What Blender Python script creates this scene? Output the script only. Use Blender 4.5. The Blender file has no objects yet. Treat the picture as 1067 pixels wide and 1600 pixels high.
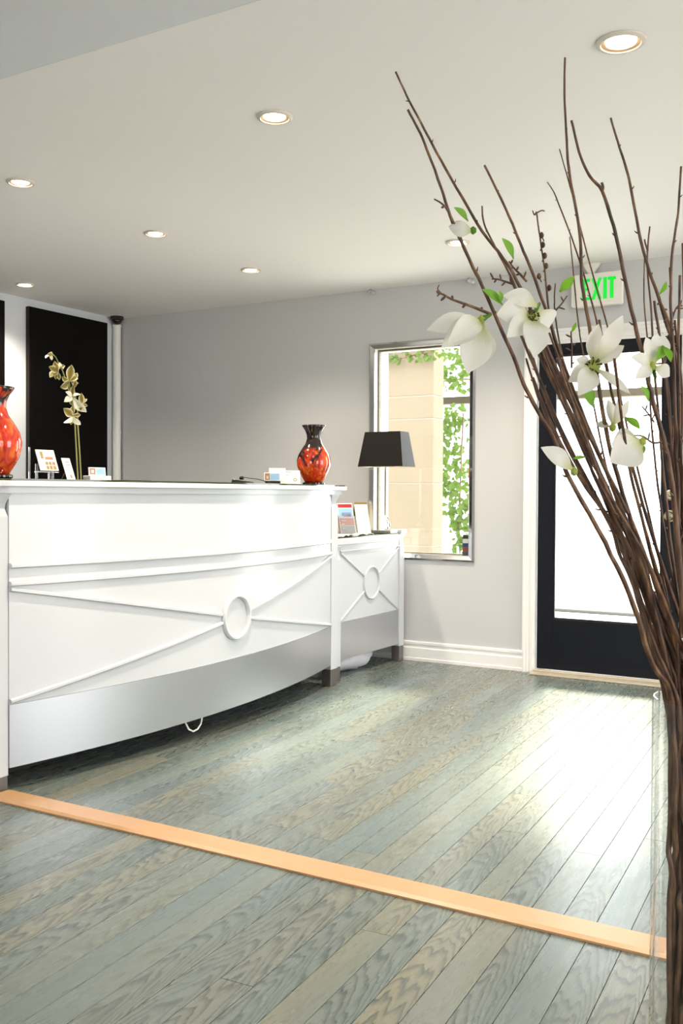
import bpy, math, random
from mathutils import Vector, Matrix
random.seed(7)
S = bpy.context.scene
COL = S.collection

# ------------------------------------------------------------------ camera
EYE = Vector((0, 0, 1.09))
FPX, YAW, PIT, ROL = 1526.3, 0.5275, -0.0183, 0.0054
FW = Vector((-math.sin(YAW)*math.cos(PIT), math.cos(YAW)*math.cos(PIT), math.sin(PIT)))
_R = Vector((math.cos(YAW), math.sin(YAW), 0)); _U = _R.cross(FW)
RT = math.cos(ROL)*_R + math.sin(ROL)*_U
UP = -math.sin(ROL)*_R + math.cos(ROL)*_U
cd = bpy.data.cameras.new('camera'); cam = bpy.data.objects.new('camera', cd); COL.objects.link(cam)
cd.sensor_fit = 'VERTICAL'; cd.sensor_height = 36; cd.sensor_width = 24; cd.lens = FPX/1600*36
cd.clip_start = 0.05; cd.clip_end = 200
cam.matrix_world = Matrix(((RT.x, UP.x, -FW.x, EYE.x), (RT.y, UP.y, -FW.y, EYE.y), (RT.z, UP.z, -FW.z, EYE.z), (0, 0, 0, 1)))
S.camera = cam

# ------------------------------------------------------------------ world, sun, exposure
w = bpy.data.worlds.new('sky'); S.world = w; w.use_nodes = True
wb = w.node_tree.nodes['Background']; wb.inputs[0].default_value = (0.98, 0.985, 1.0, 1); wb.inputs[1].default_value = 3.2
sl = bpy.data.lights.new('sun', 'SUN'); sl.energy = 5.5; sl.angle = 0.16; sl.color = (1.0, 0.93, 0.72)
sun = bpy.data.objects.new('sun', sl); COL.objects.link(sun)
sun.rotation_euler = Vector((0.08, -0.46, -0.34)).to_track_quat('-Z', 'Y').to_euler()
S.view_settings.view_transform = 'Standard'; S.view_settings.look = 'None'
S.view_settings.exposure = 1.2; S.view_settings.gamma = 1; S.view_settings.use_curve_mapping = False

# ------------------------------------------------------------------ pixel rays
def ray(x, y): return FW + RT*((x-533.5)/FPX) - UP*((y-800)/FPX)
def onx(x, y, c): d = ray(x, y); return EYE + d*(c/d.x)
def ony(x, y, c): d = ray(x, y); return EYE + d*(c/d.y)
def onz(x, y, c): d = ray(x, y); return EYE + d*((c-EYE.z)/d.z)
def ond(x, y, s): return EYE + ray(x, y)*s

YW, XL, HC = 5.785, -5.416, 2.461       # far wall, left wall, ceiling
XR, YB, HN = 2.2, -3.2, 3.1             # right wall, back wall, near ceiling
YH = 2.25                               # header between the two rooms

# ------------------------------------------------------------------ materials
MATS = {}
def srgb(r, g, b):
    f = lambda c: (c/255/12.92) if c/255 <= .04045 else ((c/255+.055)/1.055)**2.4
    return (f(r), f(g), f(b), 1)
def mat(name, col, rough=.5, metal=0, spec=.5, noise=0, nscale=8, trans=0, emis=None, es=0, coat=0, bump=0, bscale=60, ior=1.45, sss=0):
    if name in MATS: return MATS[name]
    m = bpy.data.materials.new(name); m.use_nodes = True; nt = m.node_tree; b = nt.nodes['Principled BSDF']
    b.inputs['Base Color'].default_value = col; b.inputs['Roughness'].default_value = rough
    b.inputs['Metallic'].default_value = metal; b.inputs['Specular IOR Level'].default_value = spec
    b.inputs['IOR'].default_value = ior; b.inputs['Transmission Weight'].default_value = trans
    b.inputs['Coat Weight'].default_value = coat
    if sss: b.inputs['Subsurface Weight'].default_value = sss; b.inputs['Subsurface Scale'].default_value = .02
    if emis: b.inputs['Emission Color'].default_value = emis; b.inputs['Emission Strength'].default_value = es
    tc = nt.nodes.new('ShaderNodeTexCoord')
    if noise:
        n = nt.nodes.new('ShaderNodeTexNoise'); n.inputs['Scale'].default_value = nscale; n.inputs['Detail'].default_value = 4
        nt.links.new(tc.outputs['Object'], n.inputs['Vector'])
        r = nt.nodes.new('ShaderNodeMapRange'); r.inputs['To Min'].default_value = 1-noise; r.inputs['To Max'].default_value = 1+noise
        nt.links.new(n.outputs['Fac'], r.inputs['Value'])
        mx = nt.nodes.new('ShaderNodeVectorMath'); mx.operation = 'SCALE'; mx.inputs[0].default_value = col[:3]
        nt.links.new(r.outputs[0], mx.inputs['Scale']); nt.links.new(mx.outputs[0], b.inputs['Base Color'])
    if bump:
        n = nt.nodes.new('ShaderNodeTexNoise'); n.inputs['Scale'].default_value = bscale; n.inputs['Detail'].default_value = 3
        nt.links.new(tc.outputs['Object'], n.inputs['Vector'])
        bp = nt.nodes.new('ShaderNodeBump'); bp.inputs['Strength'].default_value = bump; bp.inputs['Distance'].default_value = .002
        nt.links.new(n.outputs['Fac'], bp.inputs['Height']); nt.links.new(bp.outputs[0], b.inputs['Normal'])
    MATS[name] = m
    return m

def N(nt, kind, **kw):
    n = nt.nodes.new(kind)
    for k, v in kw.items():
        if k.startswith('i_'):
            key = k[2:]; n.inputs[int(key) if key.isdigit() else key].default_value = v
        else: setattr(n, k, v)
    return n
def math_(nt, op, a, b=None, c=None):
    n = nt.nodes.new('ShaderNodeMath'); n.operation = op
    for i, v in enumerate((a, b, c)):
        if v is None: continue
        if isinstance(v, (int, float)): n.inputs[i].default_value = v
        else: nt.links.new(v, n.inputs[i])
    return n.outputs[0]
def ramp(nt, fac, stops):
    r = nt.nodes.new('ShaderNodeValToRGB'); cr = r.color_ramp
    while len(cr.elements) < len(stops): cr.elements.new(.5)
    for e, (p, c) in zip(cr.elements, stops): e.position = p; e.color = c
    nt.links.new(fac, r.inputs[0]); return r.outputs[0]
def mixc(nt, fac, a, b, mode='MIX'):
    n = nt.nodes.new('ShaderNodeMix'); n.data_type = 'RGBA'; n.blend_type = mode
    for i, v in ((0, fac), (6, a), (7, b)):
        if isinstance(v, (int, float)): n.inputs[i].default_value = v
        elif isinstance(v, tuple): n.inputs[i].default_value = v
        else: nt.links.new(v, n.inputs[i])
    return n.outputs[2]

def oak_floor():
    m = bpy.data.materials.new('grey_stained_oak'); m.use_nodes = True; nt = m.node_tree; L = nt.links; b = nt.nodes['Principled BSDF']
    tc = N(nt, 'ShaderNodeTexCoord'); oi = N(nt, 'ShaderNodeObjectInfo'); rnd = oi.outputs['Random']
    wn = N(nt, 'ShaderNodeTexWhiteNoise', noise_dimensions='1D'); L.new(rnd, wn.inputs['W'])
    r2 = wn.outputs['Value']
    sx = N(nt, 'ShaderNodeSeparateXYZ'); L.new(tc.outputs['Object'], sx.inputs[0])
    ox = math_(nt, 'MULTIPLY', rnd, 53.0)
    x = sx.outputs[0]; y = math_(nt, 'ADD', sx.outputs[1], ox)
    cv = N(nt, 'ShaderNodeCombineXYZ'); L.new(x, cv.inputs[0]); L.new(y, cv.inputs[1]); L.new(ox, cv.inputs[2])
    def noise(sxx, syy, det=3, rough=.55):
        mp = N(nt, 'ShaderNodeMapping'); mp.inputs['Scale'].default_value = (sxx, syy, 1); L.new(cv.outputs[0], mp.inputs[0])
        n = N(nt, 'ShaderNodeTexNoise'); n.inputs['Scale'].default_value = 1; n.inputs['Detail'].default_value = det; n.inputs['Roughness'].default_value = rough
        L.new(mp.outputs[0], n.inputs['Vector']); return n.outputs['Fac']
    n1 = noise(16, 2.2, 2); n2 = noise(330, 5, 3, .7); n3 = noise(9, 1.1, 2); n4 = noise(60, 9, 3)
    # cathedral figure: parabolic rings along the board
    u = math_(nt, 'ADD', math_(nt, 'MULTIPLY', x, 11.6), math_(nt, 'MULTIPLY', math_(nt, 'SUBTRACT', r2, .5), .7))
    u2 = math_(nt, 'MULTIPLY', math_(nt, 'MULTIPLY', u, u), 6.5)
    ph = math_(nt, 'ADD', math_(nt, 'ADD', math_(nt, 'MULTIPLY', y, 11.0), u2), math_(nt, 'ADD', math_(nt, 'MULTIPLY', n1, 6.5), math_(nt, 'MULTIPLY', n4, 1.1)))
    fr = math_(nt, 'FRACT', ph)
    ring = ramp(nt, fr, [(0, (0, 0, 0, 1)), (.45, (.12, .12, .12, 1)), (.86, (1, 1, 1, 1)), (1, (0, 0, 0, 1))])
    msk = ramp(nt, math_(nt, 'ADD', n3, math_(nt, 'MULTIPLY', math_(nt, 'SUBTRACT', r2, .5), .5)), [(.34, (.1, .1, .1, 1)), (.54, (1, 1, 1, 1))])
    ringm = math_(nt, 'MULTIPLY', math_(nt, 'MULTIPLY', ring, msk), math_(nt, 'ADD', math_(nt, 'MULTIPLY', n2, 1.1), .3))
    base = ramp(nt, rnd, [(0, srgb(120, 134, 136)), (.25, srgb(146, 152, 144)), (.45, srgb(124, 134, 132)), (.62, srgb(160, 152, 130)), (.8, srgb(132, 144, 144)), (1, srgb(172, 158, 130))])
    tint = ramp(nt, n3, [(.3, srgb(126, 140, 142)), (.7, srgb(152, 146, 124))])
    c = mixc(nt, .52, base, tint)
    c = mixc(nt, 1.0, c, (.60, .645, .66, 1), 'MULTIPLY')
    c = mixc(nt, math_(nt, 'MULTIPLY', ringm, 1.0), c, srgb(62, 72, 72))
    fine = ramp(nt, n2, [(.35, (.86, .87, .87, 1)), (.6, (1.05, 1.05, 1.04, 1))])
    c = mixc(nt, 1.0, c, fine, 'MULTIPLY')
    L.new(c, b.inputs['Base Color'])
    rr = N(nt, 'ShaderNodeMapRange'); rr.inputs['To Min'].default_value = .2; rr.inputs['To Max'].default_value = .36; L.new(n4, rr.inputs['Value'])
    L.new(rr.outputs[0], b.inputs['Roughness']); b.inputs['Specular IOR Level'].default_value = .36
    bp = N(nt, 'ShaderNodeBump'); bp.inputs['Strength'].default_value = .12; bp.inputs['Distance'].default_value = .001
    L.new(n2, bp.inputs['Height']); L.new(bp.outputs[0], b.inputs['Normal'])
    return m

def pane_glass():
    m = bpy.data.materials.new('pane_glass'); m.use_nodes = True; nt = m.node_tree; nt.nodes.remove(nt.nodes['Principled BSDF'])
    out = nt.nodes['Material Output']; t = N(nt, 'ShaderNodeBsdfTransparent'); g = N(nt, 'ShaderNodeBsdfGlossy'); g.inputs['Roughness'].default_value = .02
    t.inputs[0].default_value = (.95, .97, .96, 1)
    lw = N(nt, 'ShaderNodeLayerWeight'); lw.inputs[0].default_value = .5; mx = N(nt, 'ShaderNodeMixShader')
    f = math_(nt, 'ADD', math_(nt, 'MULTIPLY', math_(nt, 'POWER', lw.outputs['Facing'], 5.0), .9), .04)
    nt.links.new(f, mx.inputs[0]); nt.links.new(t.outputs[0], mx.inputs[1]); nt.links.new(g.outputs[0], mx.inputs[2]); nt.links.new(mx.outputs[0], out.inputs[0])
    return m

def bark():
    m = bpy.data.materials.new('bark'); m.use_nodes = True; nt = m.node_tree; b = nt.nodes['Principled BSDF']
    tc = N(nt, 'ShaderNodeTexCoord'); n = N(nt, 'ShaderNodeTexNoise'); n.inputs['Scale'].default_value = 70; n.inputs['Detail'].default_value = 5
    mp = N(nt, 'ShaderNodeMapping'); mp.inputs['Scale'].default_value = (1, 1, .25); nt.links.new(tc.outputs['Object'], mp.inputs[0]); nt.links.new(mp.outputs[0], n.inputs['Vector'])
    c = ramp(nt, n.outputs['Fac'], [(.3, srgb(44, 26, 16)), (.52, srgb(92, 60, 38)), (.68, srgb(126, 92, 60)), (.8, srgb(160, 136, 104))])
    nt.links.new(c, b.inputs['Base Color']); b.inputs['Roughness'].default_value = .5
    bp = N(nt, 'ShaderNodeBump'); bp.inputs['Strength'].default_value = .5; bp.inputs['Distance'].default_value = .002
    nt.links.new(n.outputs['Fac'], bp.inputs['Height']); nt.links.new(bp.outputs[0], b.inputs['Normal'])
    return m

def petal_mat(name, tip, base, trl=.35):
    # colour runs along the petal (local attribute-free: UV.y), thin and translucent
    m = bpy.data.materials.new(name); m.use_nodes = True; nt = m.node_tree; b = nt.nodes['Principled BSDF']; out = nt.nodes['Material Output']
    uv = N(nt, 'ShaderNodeUVMap'); sp = N(nt, 'ShaderNodeSeparateXYZ'); nt.links.new(uv.outputs[0], sp.inputs[0])
    n = N(nt, 'ShaderNodeTexNoise'); n.inputs['Scale'].default_value = 6
    mp = N(nt, 'ShaderNodeMapping'); mp.inputs['Scale'].default_value = (6, .6, 1); nt.links.new(uv.outputs[0], mp.inputs[0]); nt.links.new(mp.outputs[0], n.inputs['Vector'])
    fac = math_(nt, 'ADD', sp.outputs[1], math_(nt, 'MULTIPLY', math_(nt, 'SUBTRACT', n.outputs['Fac'], .5), .35))
    c = ramp(nt, fac, [(0, base), (.42, tip), (1, tip)])
    nt.links.new(c, b.inputs['Base Color']); b.inputs['Roughness'].default_value = .6
    tr = N(nt, 'ShaderNodeBsdfTranslucent'); nt.links.new(c, tr.inputs[0]); mx = N(nt, 'ShaderNodeMixShader'); mx.inputs[0].default_value = trl
    nt.links.new(b.outputs[0], mx.inputs[1]); nt.links.new(tr.outputs[0], mx.inputs[2]); nt.links.new(mx.outputs[0], out.inputs[0])
    return m

def glaze(name, dark_at, invert):
    m = bpy.data.materials.new(name); m.use_nodes = True; nt = m.node_tree; b = nt.nodes['Principled BSDF']; L = nt.links
    tc = N(nt, 'ShaderNodeTexCoord'); sp = N(nt, 'ShaderNodeSeparateXYZ'); L.new(tc.outputs['Object'], sp.inputs[0])
    mp = N(nt, 'ShaderNodeMapping'); mp.inputs['Scale'].default_value = (9, 9, 5); mp.inputs['Location'].default_value = (invert, 2.1, .3); L.new(tc.outputs['Object'], mp.inputs[0])
    n = N(nt, 'ShaderNodeTexNoise'); n.inputs['Scale'].default_value = 1.2; n.inputs['Detail'].default_value = 3; n.inputs['Distortion'].default_value = 1.6; L.new(mp.outputs[0], n.inputs['Vector'])
    n2 = N(nt, 'ShaderNodeTexNoise'); n2.inputs['Scale'].default_value = 2.2; n2.inputs['Detail'].default_value = 2; n2.inputs['Distortion'].default_value = 2.5; L.new(mp.outputs[0], n2.inputs['Vector'])
    red = ramp(nt, n2.outputs['Fac'], [(.3, srgb(150, 22, 10)), (.48, srgb(206, 52, 16)), (.62, srgb(226, 92, 22)), (.75, srgb(214, 140, 60))])
    d = math_(nt, 'ADD', math_(nt, 'MULTIPLY', sp.outputs[2], 1.6), math_(nt, 'MULTIPLY', n.outputs['Fac'], .75))
    k = ramp(nt, d, [(dark_at, (0, 0, 0, 1)), (min(1, dark_at+.10), (1, 1, 1, 1))])
    c = mixc(nt, k, red, srgb(30, 12, 8)); L.new(c, b.inputs['Base Color'])
    b.inputs['Roughness'].default_value = .06; b.inputs['Coat Weight'].default_value = .6; b.inputs['Coat Roughness'].default_value = .03
    return m

OAK = oak_floor(); PANE = pane_glass(); BARK = bark()
WALLM = mat('grey_paint', srgb(200, 200, 200), .7, noise=.012, nscale=1.4, bump=.06, bscale=140)
WALLL = mat('pale_grey_paint', srgb(214, 218, 224), .7, noise=.012, nscale=1.4, bump=.06, bscale=140)
HEADM = mat('blue_grey_paint', srgb(214, 217, 216), .7, noise=.01, bump=.05, bscale=140)
CEILM = mat('ceiling_white', srgb(246, 243, 242), .75, noise=.012, nscale=1.1)
TRIMM = mat('trim_white', srgb(238, 236, 232), .35, noise=.01, nscale=4)
DESKW = mat('desk_white_lacquer', srgb(200, 203, 206), .25, noise=.008, nscale=3, coat=.2)
STEEL = mat('brushed_steel', srgb(196, 198, 202), .30, metal=.9, noise=.03, nscale=3)
FOOTM = mat('foot_metal', srgb(128, 122, 118), .35, metal=.7, noise=.05, nscale=20)
CHROME = mat('polished_frame_metal', srgb(214, 212, 210), .12, metal=1, noise=.02, nscale=5)
DARKG = mat('dark_green_glass', srgb(52, 60, 30), .08, noise=.04, coat=.3)
BLACKP = mat('black_panel', srgb(5, 3, 3), .5, noise=.3, nscale=3, spec=.15)
REDEDGE = mat('panel_edge_dark_red', srgb(26, 8, 6), .5, noise=.1)
NAVY = mat('navy_black_door_paint', srgb(9, 12, 21), .42, noise=.15, nscale=6, spec=.3)
MAPLE = mat('maple_strip', srgb(188, 146, 104), .35, noise=.07, nscale=14)
DARK = mat('dark_plastic', srgb(24, 22, 20), .35, noise=.1)
BRASS = mat('satin_metal', srgb(190, 178, 150), .25, metal=1, noise=.03)
PAPER = mat('paper_white', srgb(240, 238, 232), .6, noise=.01)
CLEAR = mat('clear_glass', (1, 1, 1, 1), .01, trans=1, ior=1.45, noise=0)
ACRYL = mat('clear_acrylic', (.93, .95, .96, 1), .05, trans=.85, ior=1.3)
PRINTR = mat('print_red', srgb(176, 40, 28), .5, noise=.15, nscale=40)
PRINTB = mat('print_blue', srgb(150, 186, 220), .5, noise=.1, nscale=40)
PRINTG = mat('print_grey', srgb(120, 116, 120), .5, noise=.2, nscale=60)
PRINTO = mat('print_olive', srgb(150, 126, 62), .5, noise=.35, nscale=70)
PRINTT = mat('print_brown', srgb(168, 122, 92), .5, noise=.15, nscale=50)
STEMG = mat('orchid_stem_green', srgb(150, 146, 84), .5, noise=.1, nscale=30)
LEAFG = petal_mat('leaf_green', srgb(124, 178, 52), srgb(104, 150, 52), .45)
WHITEP = petal_mat('magnolia_petal', srgb(228, 226, 216), srgb(190, 194, 116), .3)
def orchid_mat():
    m = petal_mat('orchid_petal', srgb(214, 206, 160), srgb(120, 106, 30), .25); nt = m.node_tree
    uv = N(nt, 'ShaderNodeUVMap'); sp = N(nt, 'ShaderNodeSeparateXYZ'); nt.links.new(uv.outputs[0], sp.inputs[0])
    e = math_(nt, 'ABSOLUTE', math_(nt, 'SUBTRACT', math_(nt, 'MULTIPLY', sp.outputs[0], 2), 1))
    oi = N(nt, 'ShaderNodeObjectInfo'); e = math_(nt, 'ADD', e, math_(nt, 'MULTIPLY', math_(nt, 'GREATER_THAN', oi.outputs['Random'], .72), .8))
    c = ramp(nt, e, [(0, srgb(112, 98, 28)), (.6, srgb(150, 136, 62)), (.88, srgb(226, 220, 184)), (1, srgb(240, 238, 222))])
    for n in nt.nodes:
        if n.type == 'BSDF_PRINCIPLED': nt.links.new(c, n.inputs['Base Color'])
        if n.type == 'BSDF_TRANSLUCENT': nt.links.new(c, n.inputs[0])
    return m
ORCHP = orchid_mat()

# ------------------------------------------------------------------ mesh helpers
class MB:
    def __init__(s): s.v = []; s.f = []; s.m = []; s.uv = None
    def add(s, v, f, mi=0):
        o = len(s.v); s.v += [tuple(p) for p in v]; s.f += [tuple(i+o for i in q) for q in f]; s.m += [mi]*len(f); return s
    def box(s, a, b, mi=0, M=None):
        x0, y0, z0 = a; x1, y1, z1 = b
        v = [Vector(p) for p in ((x0, y0, z0), (x1, y0, z0), (x1, y1, z0), (x0, y1, z0), (x0, y0, z1), (x1, y0, z1), (x1, y1, z1), (x0, y1, z1))]
        if M is not None: v = [M @ p for p in v]
        return s.add(v, [(3, 2, 1, 0), (4, 5, 6, 7), (0, 1, 5, 4), (1, 2, 6, 5), (2, 3, 7, 6), (3, 0, 4, 7)], mi)
    def loft(s, loops, mi=0, caps=True, closed=True):
        n = len(loops[0]); v = [p for l in loops for p in l]; f = []
        for i in range(len(loops)-1):
            for j in range(n if closed else n-1):
                k = (j+1) % n; f.append((i*n+j, i*n+k, (i+1)*n+k, (i+1)*n+j))
        if caps: f.append(tuple(range(n-1, -1, -1))); f.append(tuple((len(loops)-1)*n+i for i in range(n)))
        return s.add(v, f, mi)
    def lathe(s, prof, seg=32, c=(0, 0, 0), mi=0, caps=True):
        return s.loft([[(c[0]+r*math.cos(2*math.pi*k/seg), c[1]+r*math.sin(2*math.pi*k/seg), c[2]+z) for k in range(seg)] for r, z in prof], mi, caps)
    def tube(s, pts, rad, seg=8, mi=0, up=None):
        pts = [Vector(p) for p in pts]; loops = []
        prev = None
        for i, p in enumerate(pts):
            t = (pts[min(i+1, len(pts)-1)]-pts[max(i-1, 0)]).normalized()
            if prev is None:
                a = Vector((0, 0, 1)) if abs(t.z) < .9 else Vector((1, 0, 0)); n = t.cross(a).normalized()
            else:
                n = (prev - t*prev.dot(t)).normalized()
            prev = n; b = t.cross(n)
            r = rad[i] if isinstance(rad, (list, tuple)) else rad
            loops.append([p+(n*math.cos(2*math.pi*k/seg)+b*math.sin(2*math.pi*k/seg))*r for k in range(seg)])
        return s.loft(loops, mi)
    def sweep(s, path, prof, mi=0, closed=False):
        # path: list of (point, side vec, up vec); prof: list of (a, b)
        loops = [[p+sd*a+u*b for a, b in prof] for p, sd, u in path]
        if closed: loops.append(loops[0])
        return s.loft(loops, mi, caps=not closed)
    def build(s, name, mats, parent=None, smooth=False, bevel=0, loc=None, auto=None):
        me = bpy.data.meshes.new(name); me.from_pydata(s.v, [], s.f)
        if not isinstance(mats, (list, tuple)): mats = [mats]
        for m in mats: me.materials.append(m)
        for p, mi in zip(me.polygons, s.m): p.material_index = mi
        if s.uv:
            ul = me.uv_layers.new(name='UVMap')
            for l in me.loops: ul.data[l.index].uv = s.uv[l.vertex_index]
        me.update()
        o = bpy.data.objects.new(name, me); COL.objects.link(o)
        if smooth:
            me.shade_smooth()
            if auto: me.set_sharp_from_angle(angle=math.radians(auto))
        if bevel:
            bv = o.modifiers.new('bevel', 'BEVEL'); bv.width = bevel; bv.segments = 2; bv.limit_method = 'ANGLE'; bv.angle_limit = math.radians(40)
        if loc is not None: o.location = loc
        if parent is not None:
            o.parent = parent
            if loc is None: o.matrix_parent_inverse = parent_matrix(parent).inverted()
        return o
def parent_matrix(o):
    m = o.matrix_basis.copy()
    if o.parent: m = parent_matrix(o.parent) @ o.matrix_parent_inverse @ m
    return m
def tag(o, label, cat, group=None, kind=None):
    o['label'] = label; o['category'] = cat
    if group: o['group'] = group
    if kind: o['kind'] = kind
    return o
def thing(name, loc, label, cat, group=None, kind=None):
    o = bpy.data.objects.new(name, None); COL.objects.link(o); o.location = loc; o.empty_display_size = .05
    return tag(o, label, cat, group, kind)
def struct(o, label, cat): o['kind'] = 'structure'; o['label'] = label; o['category'] = cat; return o
def grid_wall(u0, u1, z0, z1, holes, place, t):
    """wall slab with rectangular holes; place(u, z, d) -> point, d = 0 (room face) .. t"""
    us = sorted({u0, u1, *[h[0] for h in holes], *[h[1] for h in holes]}); zs = sorted({z0, z1, *[h[2] for h in holes], *[h[3] for h in holes]})
    mb = MB()
    def solid(i, j):
        if i < 0 or j < 0 or i >= len(us)-1 or j >= len(zs)-1: return False
        uc = (us[i]+us[i+1])/2; zc = (zs[j]+zs[j+1])/2
        return not any(h[0] < uc < h[1] and h[2] < zc < h[3] for h in holes)
    for i in range(len(us)-1):
        for j in range(len(zs)-1):
            if not solid(i, j): continue
            a, b, c, d = us[i], us[i+1], zs[j], zs[j+1]
            P = place
            mb.add([P(a, c, 0), P(b, c, 0), P(b, d, 0), P(a, d, 0)], [(0, 1, 2, 3)]); mb.add([P(a, c, t), P(b, c, t), P(b, d, t), P(a, d, t)], [(3, 2, 1, 0)])
            if not solid(i-1, j): mb.add([P(a, c, 0), P(a, d, 0), P(a, d, t), P(a, c, t)], [(0, 1, 2, 3)])
            if not solid(i+1, j): mb.add([P(b, c, 0), P(b, c, t), P(b, d, t), P(b, d, 0)], [(0, 1, 2, 3)])
            if not solid(i, j-1): mb.add([P(a, c, 0), P(a, c, t), P(b, c, t), P(b, c, 0)], [(0, 1, 2, 3)])
            if not solid(i, j+1): mb.add([P(a, d, 0), P(b, d, 0), P(b, d, t), P(a, d, t)], [(0, 1, 2, 3)])
    return mb

# ------------------------------------------------------------------ shell
WX0, WX1, WZ0, WZ1 = -3.118, -2.428, 0.700, 2.062       # window opening in the far wall
DX0, DX1, DZ1 = -1.990, -1.128, 2.015                   # door opening
struct(grid_wall(XL-.2, XR+.2, 0, HC+.2, [(WX0, WX1, WZ0, WZ1), (DX0, DX1, 0, DZ1)], lambda u, z, d: (u, YW+d, z), .2).build('wall_far', WALLM),
       'grey painted far wall with the window and the glazed door', 'wall')
struct(MB().box((XL-.2, YB-.2, 0), (XL, YW, HN)).build('wall_left', WALLL), 'pale grey left wall behind the reception desk with black panels', 'wall')
struct(grid_wall(YB-.2, YW, 0, HN, [(.4, 1.9, .1, 2.4), (3.6, 5.45, .1, 2.35)], lambda u, z, d: (XR+d, u, z), .2).build('wall_right', WALLM), 'grey right wall with tall openings added to let daylight in', 'wall')  # out of view; openings added so sky and paving brighten the room
struct(grid_wall(XL, XR, 0, HN, [(-2.2, -.2, .2, 2.4)], lambda u, z, d: (u, YB-d, z), .2).build('wall_back', WALLM), 'grey wall behind the camera with a tall opening added for fill daylight', 'wall')  # unseen wall, opening added for soft light from behind the camera
struct(MB().box((XL, YH, HC), (XR, YW, HC+.15)).build('ceiling', CEILM), 'white ceiling with recessed lights over the reception', 'ceiling')
struct(MB().box((XL, YB, HN), (XR, YH+.15, HN+.15)).build('ceiling_front', CEILM), 'higher white ceiling over the front room', 'ceiling')
struct(MB().box((XL, YH-.003, HC), (XR, YH, HN)).build('trim_header', HEADM), 'blue grey header face above the wide opening', 'header')

# floor with individual boards
floor = struct(MB().box((XL, YB, -.12), (XR, YW, -.018)).build('floor', mat('sub_floor', srgb(40, 42, 38), .8, noise=.1)), 'grey stained oak plank floor', 'floor')
PA = -0.058; EW = Vector((math.cos(PA), -math.sin(PA), 0)); EL = Vector((math.sin(PA), math.cos(PA), 0)); PW = .0862
ROT = Matrix(((EW.x, EL.x, 0), (EW.y, EL.y, 0), (0, 0, 1))).to_euler()
def board(name, l, y_lo=None, y_hi=None):
    mb = MB(); hw = PW/2-.0005; hl = l/2-.0005; e = .0007
    mb.loft([[(-hw, -hl, -.018), (hw, -hl, -.018), (hw, hl, -.018), (-hw, hl, -.018)], [(-hw, -hl, -e), (hw, -hl, -e), (hw, hl, -e), (-hw, hl, -e)],
             [(-hw+e, -hl+e, 0), (hw-e, -hl+e, 0), (hw-e, hl-e, 0), (-hw+e, hl-e, 0)]])
    return mb
rest = MB(); nb = 0
rp = random.Random(21)
for zone, (ya, yb) in (('far', (2.40, YW-.002)), ('near', (YB+.005, 2.395))):
    k0 = int((XL+.3)/PW)-3; k1 = int(XR/PW)+4
    for k in range(k0, k1):
        a = (k+.31)*PW
        l0 = (ya + a*math.sin(PA))/math.cos(PA); l1 = (yb + a*math.sin(PA))/math.cos(PA)
        cuts = [l0]; 
        p = l0 + rp.uniform(.15, 1.6)
        while p < l1-.2:
            cuts.append(p); p += rp.choice((1.2, 1.5, 1.8, 2.2, 2.6))
        cuts.append(l1)
        for c0, c1 in zip(cuts, cuts[1:]):
            mid = EW*a + EL*((c0+c1)/2); far_end = EW*a + EL*c1
            if mid.x < XL+.05 or mid.x > XR-.05 or min((EW*a+EL*c0).x, far_end.x) < XL+PW/2 or max((EW*a+EL*c0).x, far_end.x) > XR-PW/2: continue
            vis = (zone == 'far' and -3.35 < mid.x < .75) or (zone == 'near' and far_end.y > 1.25 and -3.3 < mid.x < .6)
            if vis:
                o = board('plank', c1-c0).build('plank', OAK); o.location = mid; o.rotation_euler = ROT; o.parent = floor; nb += 1
            else:
                b = board('plank', c1-c0); M = Matrix.Translation(mid) @ ROT.to_matrix().to_4x4()
                rest.add([M @ Vector(v) for v in b.v], b.f)
o = rest.build('planks_beyond', OAK, floor); o['kind'] = 'stuff'
print('planks', nb)
# threshold strip between the rooms
mb = MB(); prof = [(0, 0), (0, .006), (.014, .0115), (.098, .0115), (.110, .006), (.110, 0)]
mb.loft([[(x, 2.345+a, z+.0003) for a, z in prof] for x in (-2.814, XR)])
struct(mb.build('trim_threshold', MAPLE), 'pale maple transition strip across the plank floor', 'floor strip')

# baseboards: stepped profile
def baseboard(name, x0, x1, label):
    prof = [(0, 0), (0, .128), (-.008, .128), (-.014, .122), (-.014, .108), (-.009, .104), (-.009, .088), (-.018, .082), (-.018, .022), (-.024, .018), (-.024, 0)]
    mb = MB(); mb.loft([[(x, YW-.0005+a, z+.0005) for a, z in prof] for x in (x0, x1)])
    struct(mb.build(name, TRIMM), label, 'baseboard')
baseboard('baseboard_far', XL+.1, -2.062, 'white stepped baseboard between the side cabinet and the door')
baseboard('baseboard_far_right', -1.05, XR-.01, 'white stepped baseboard right of the door')

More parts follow.
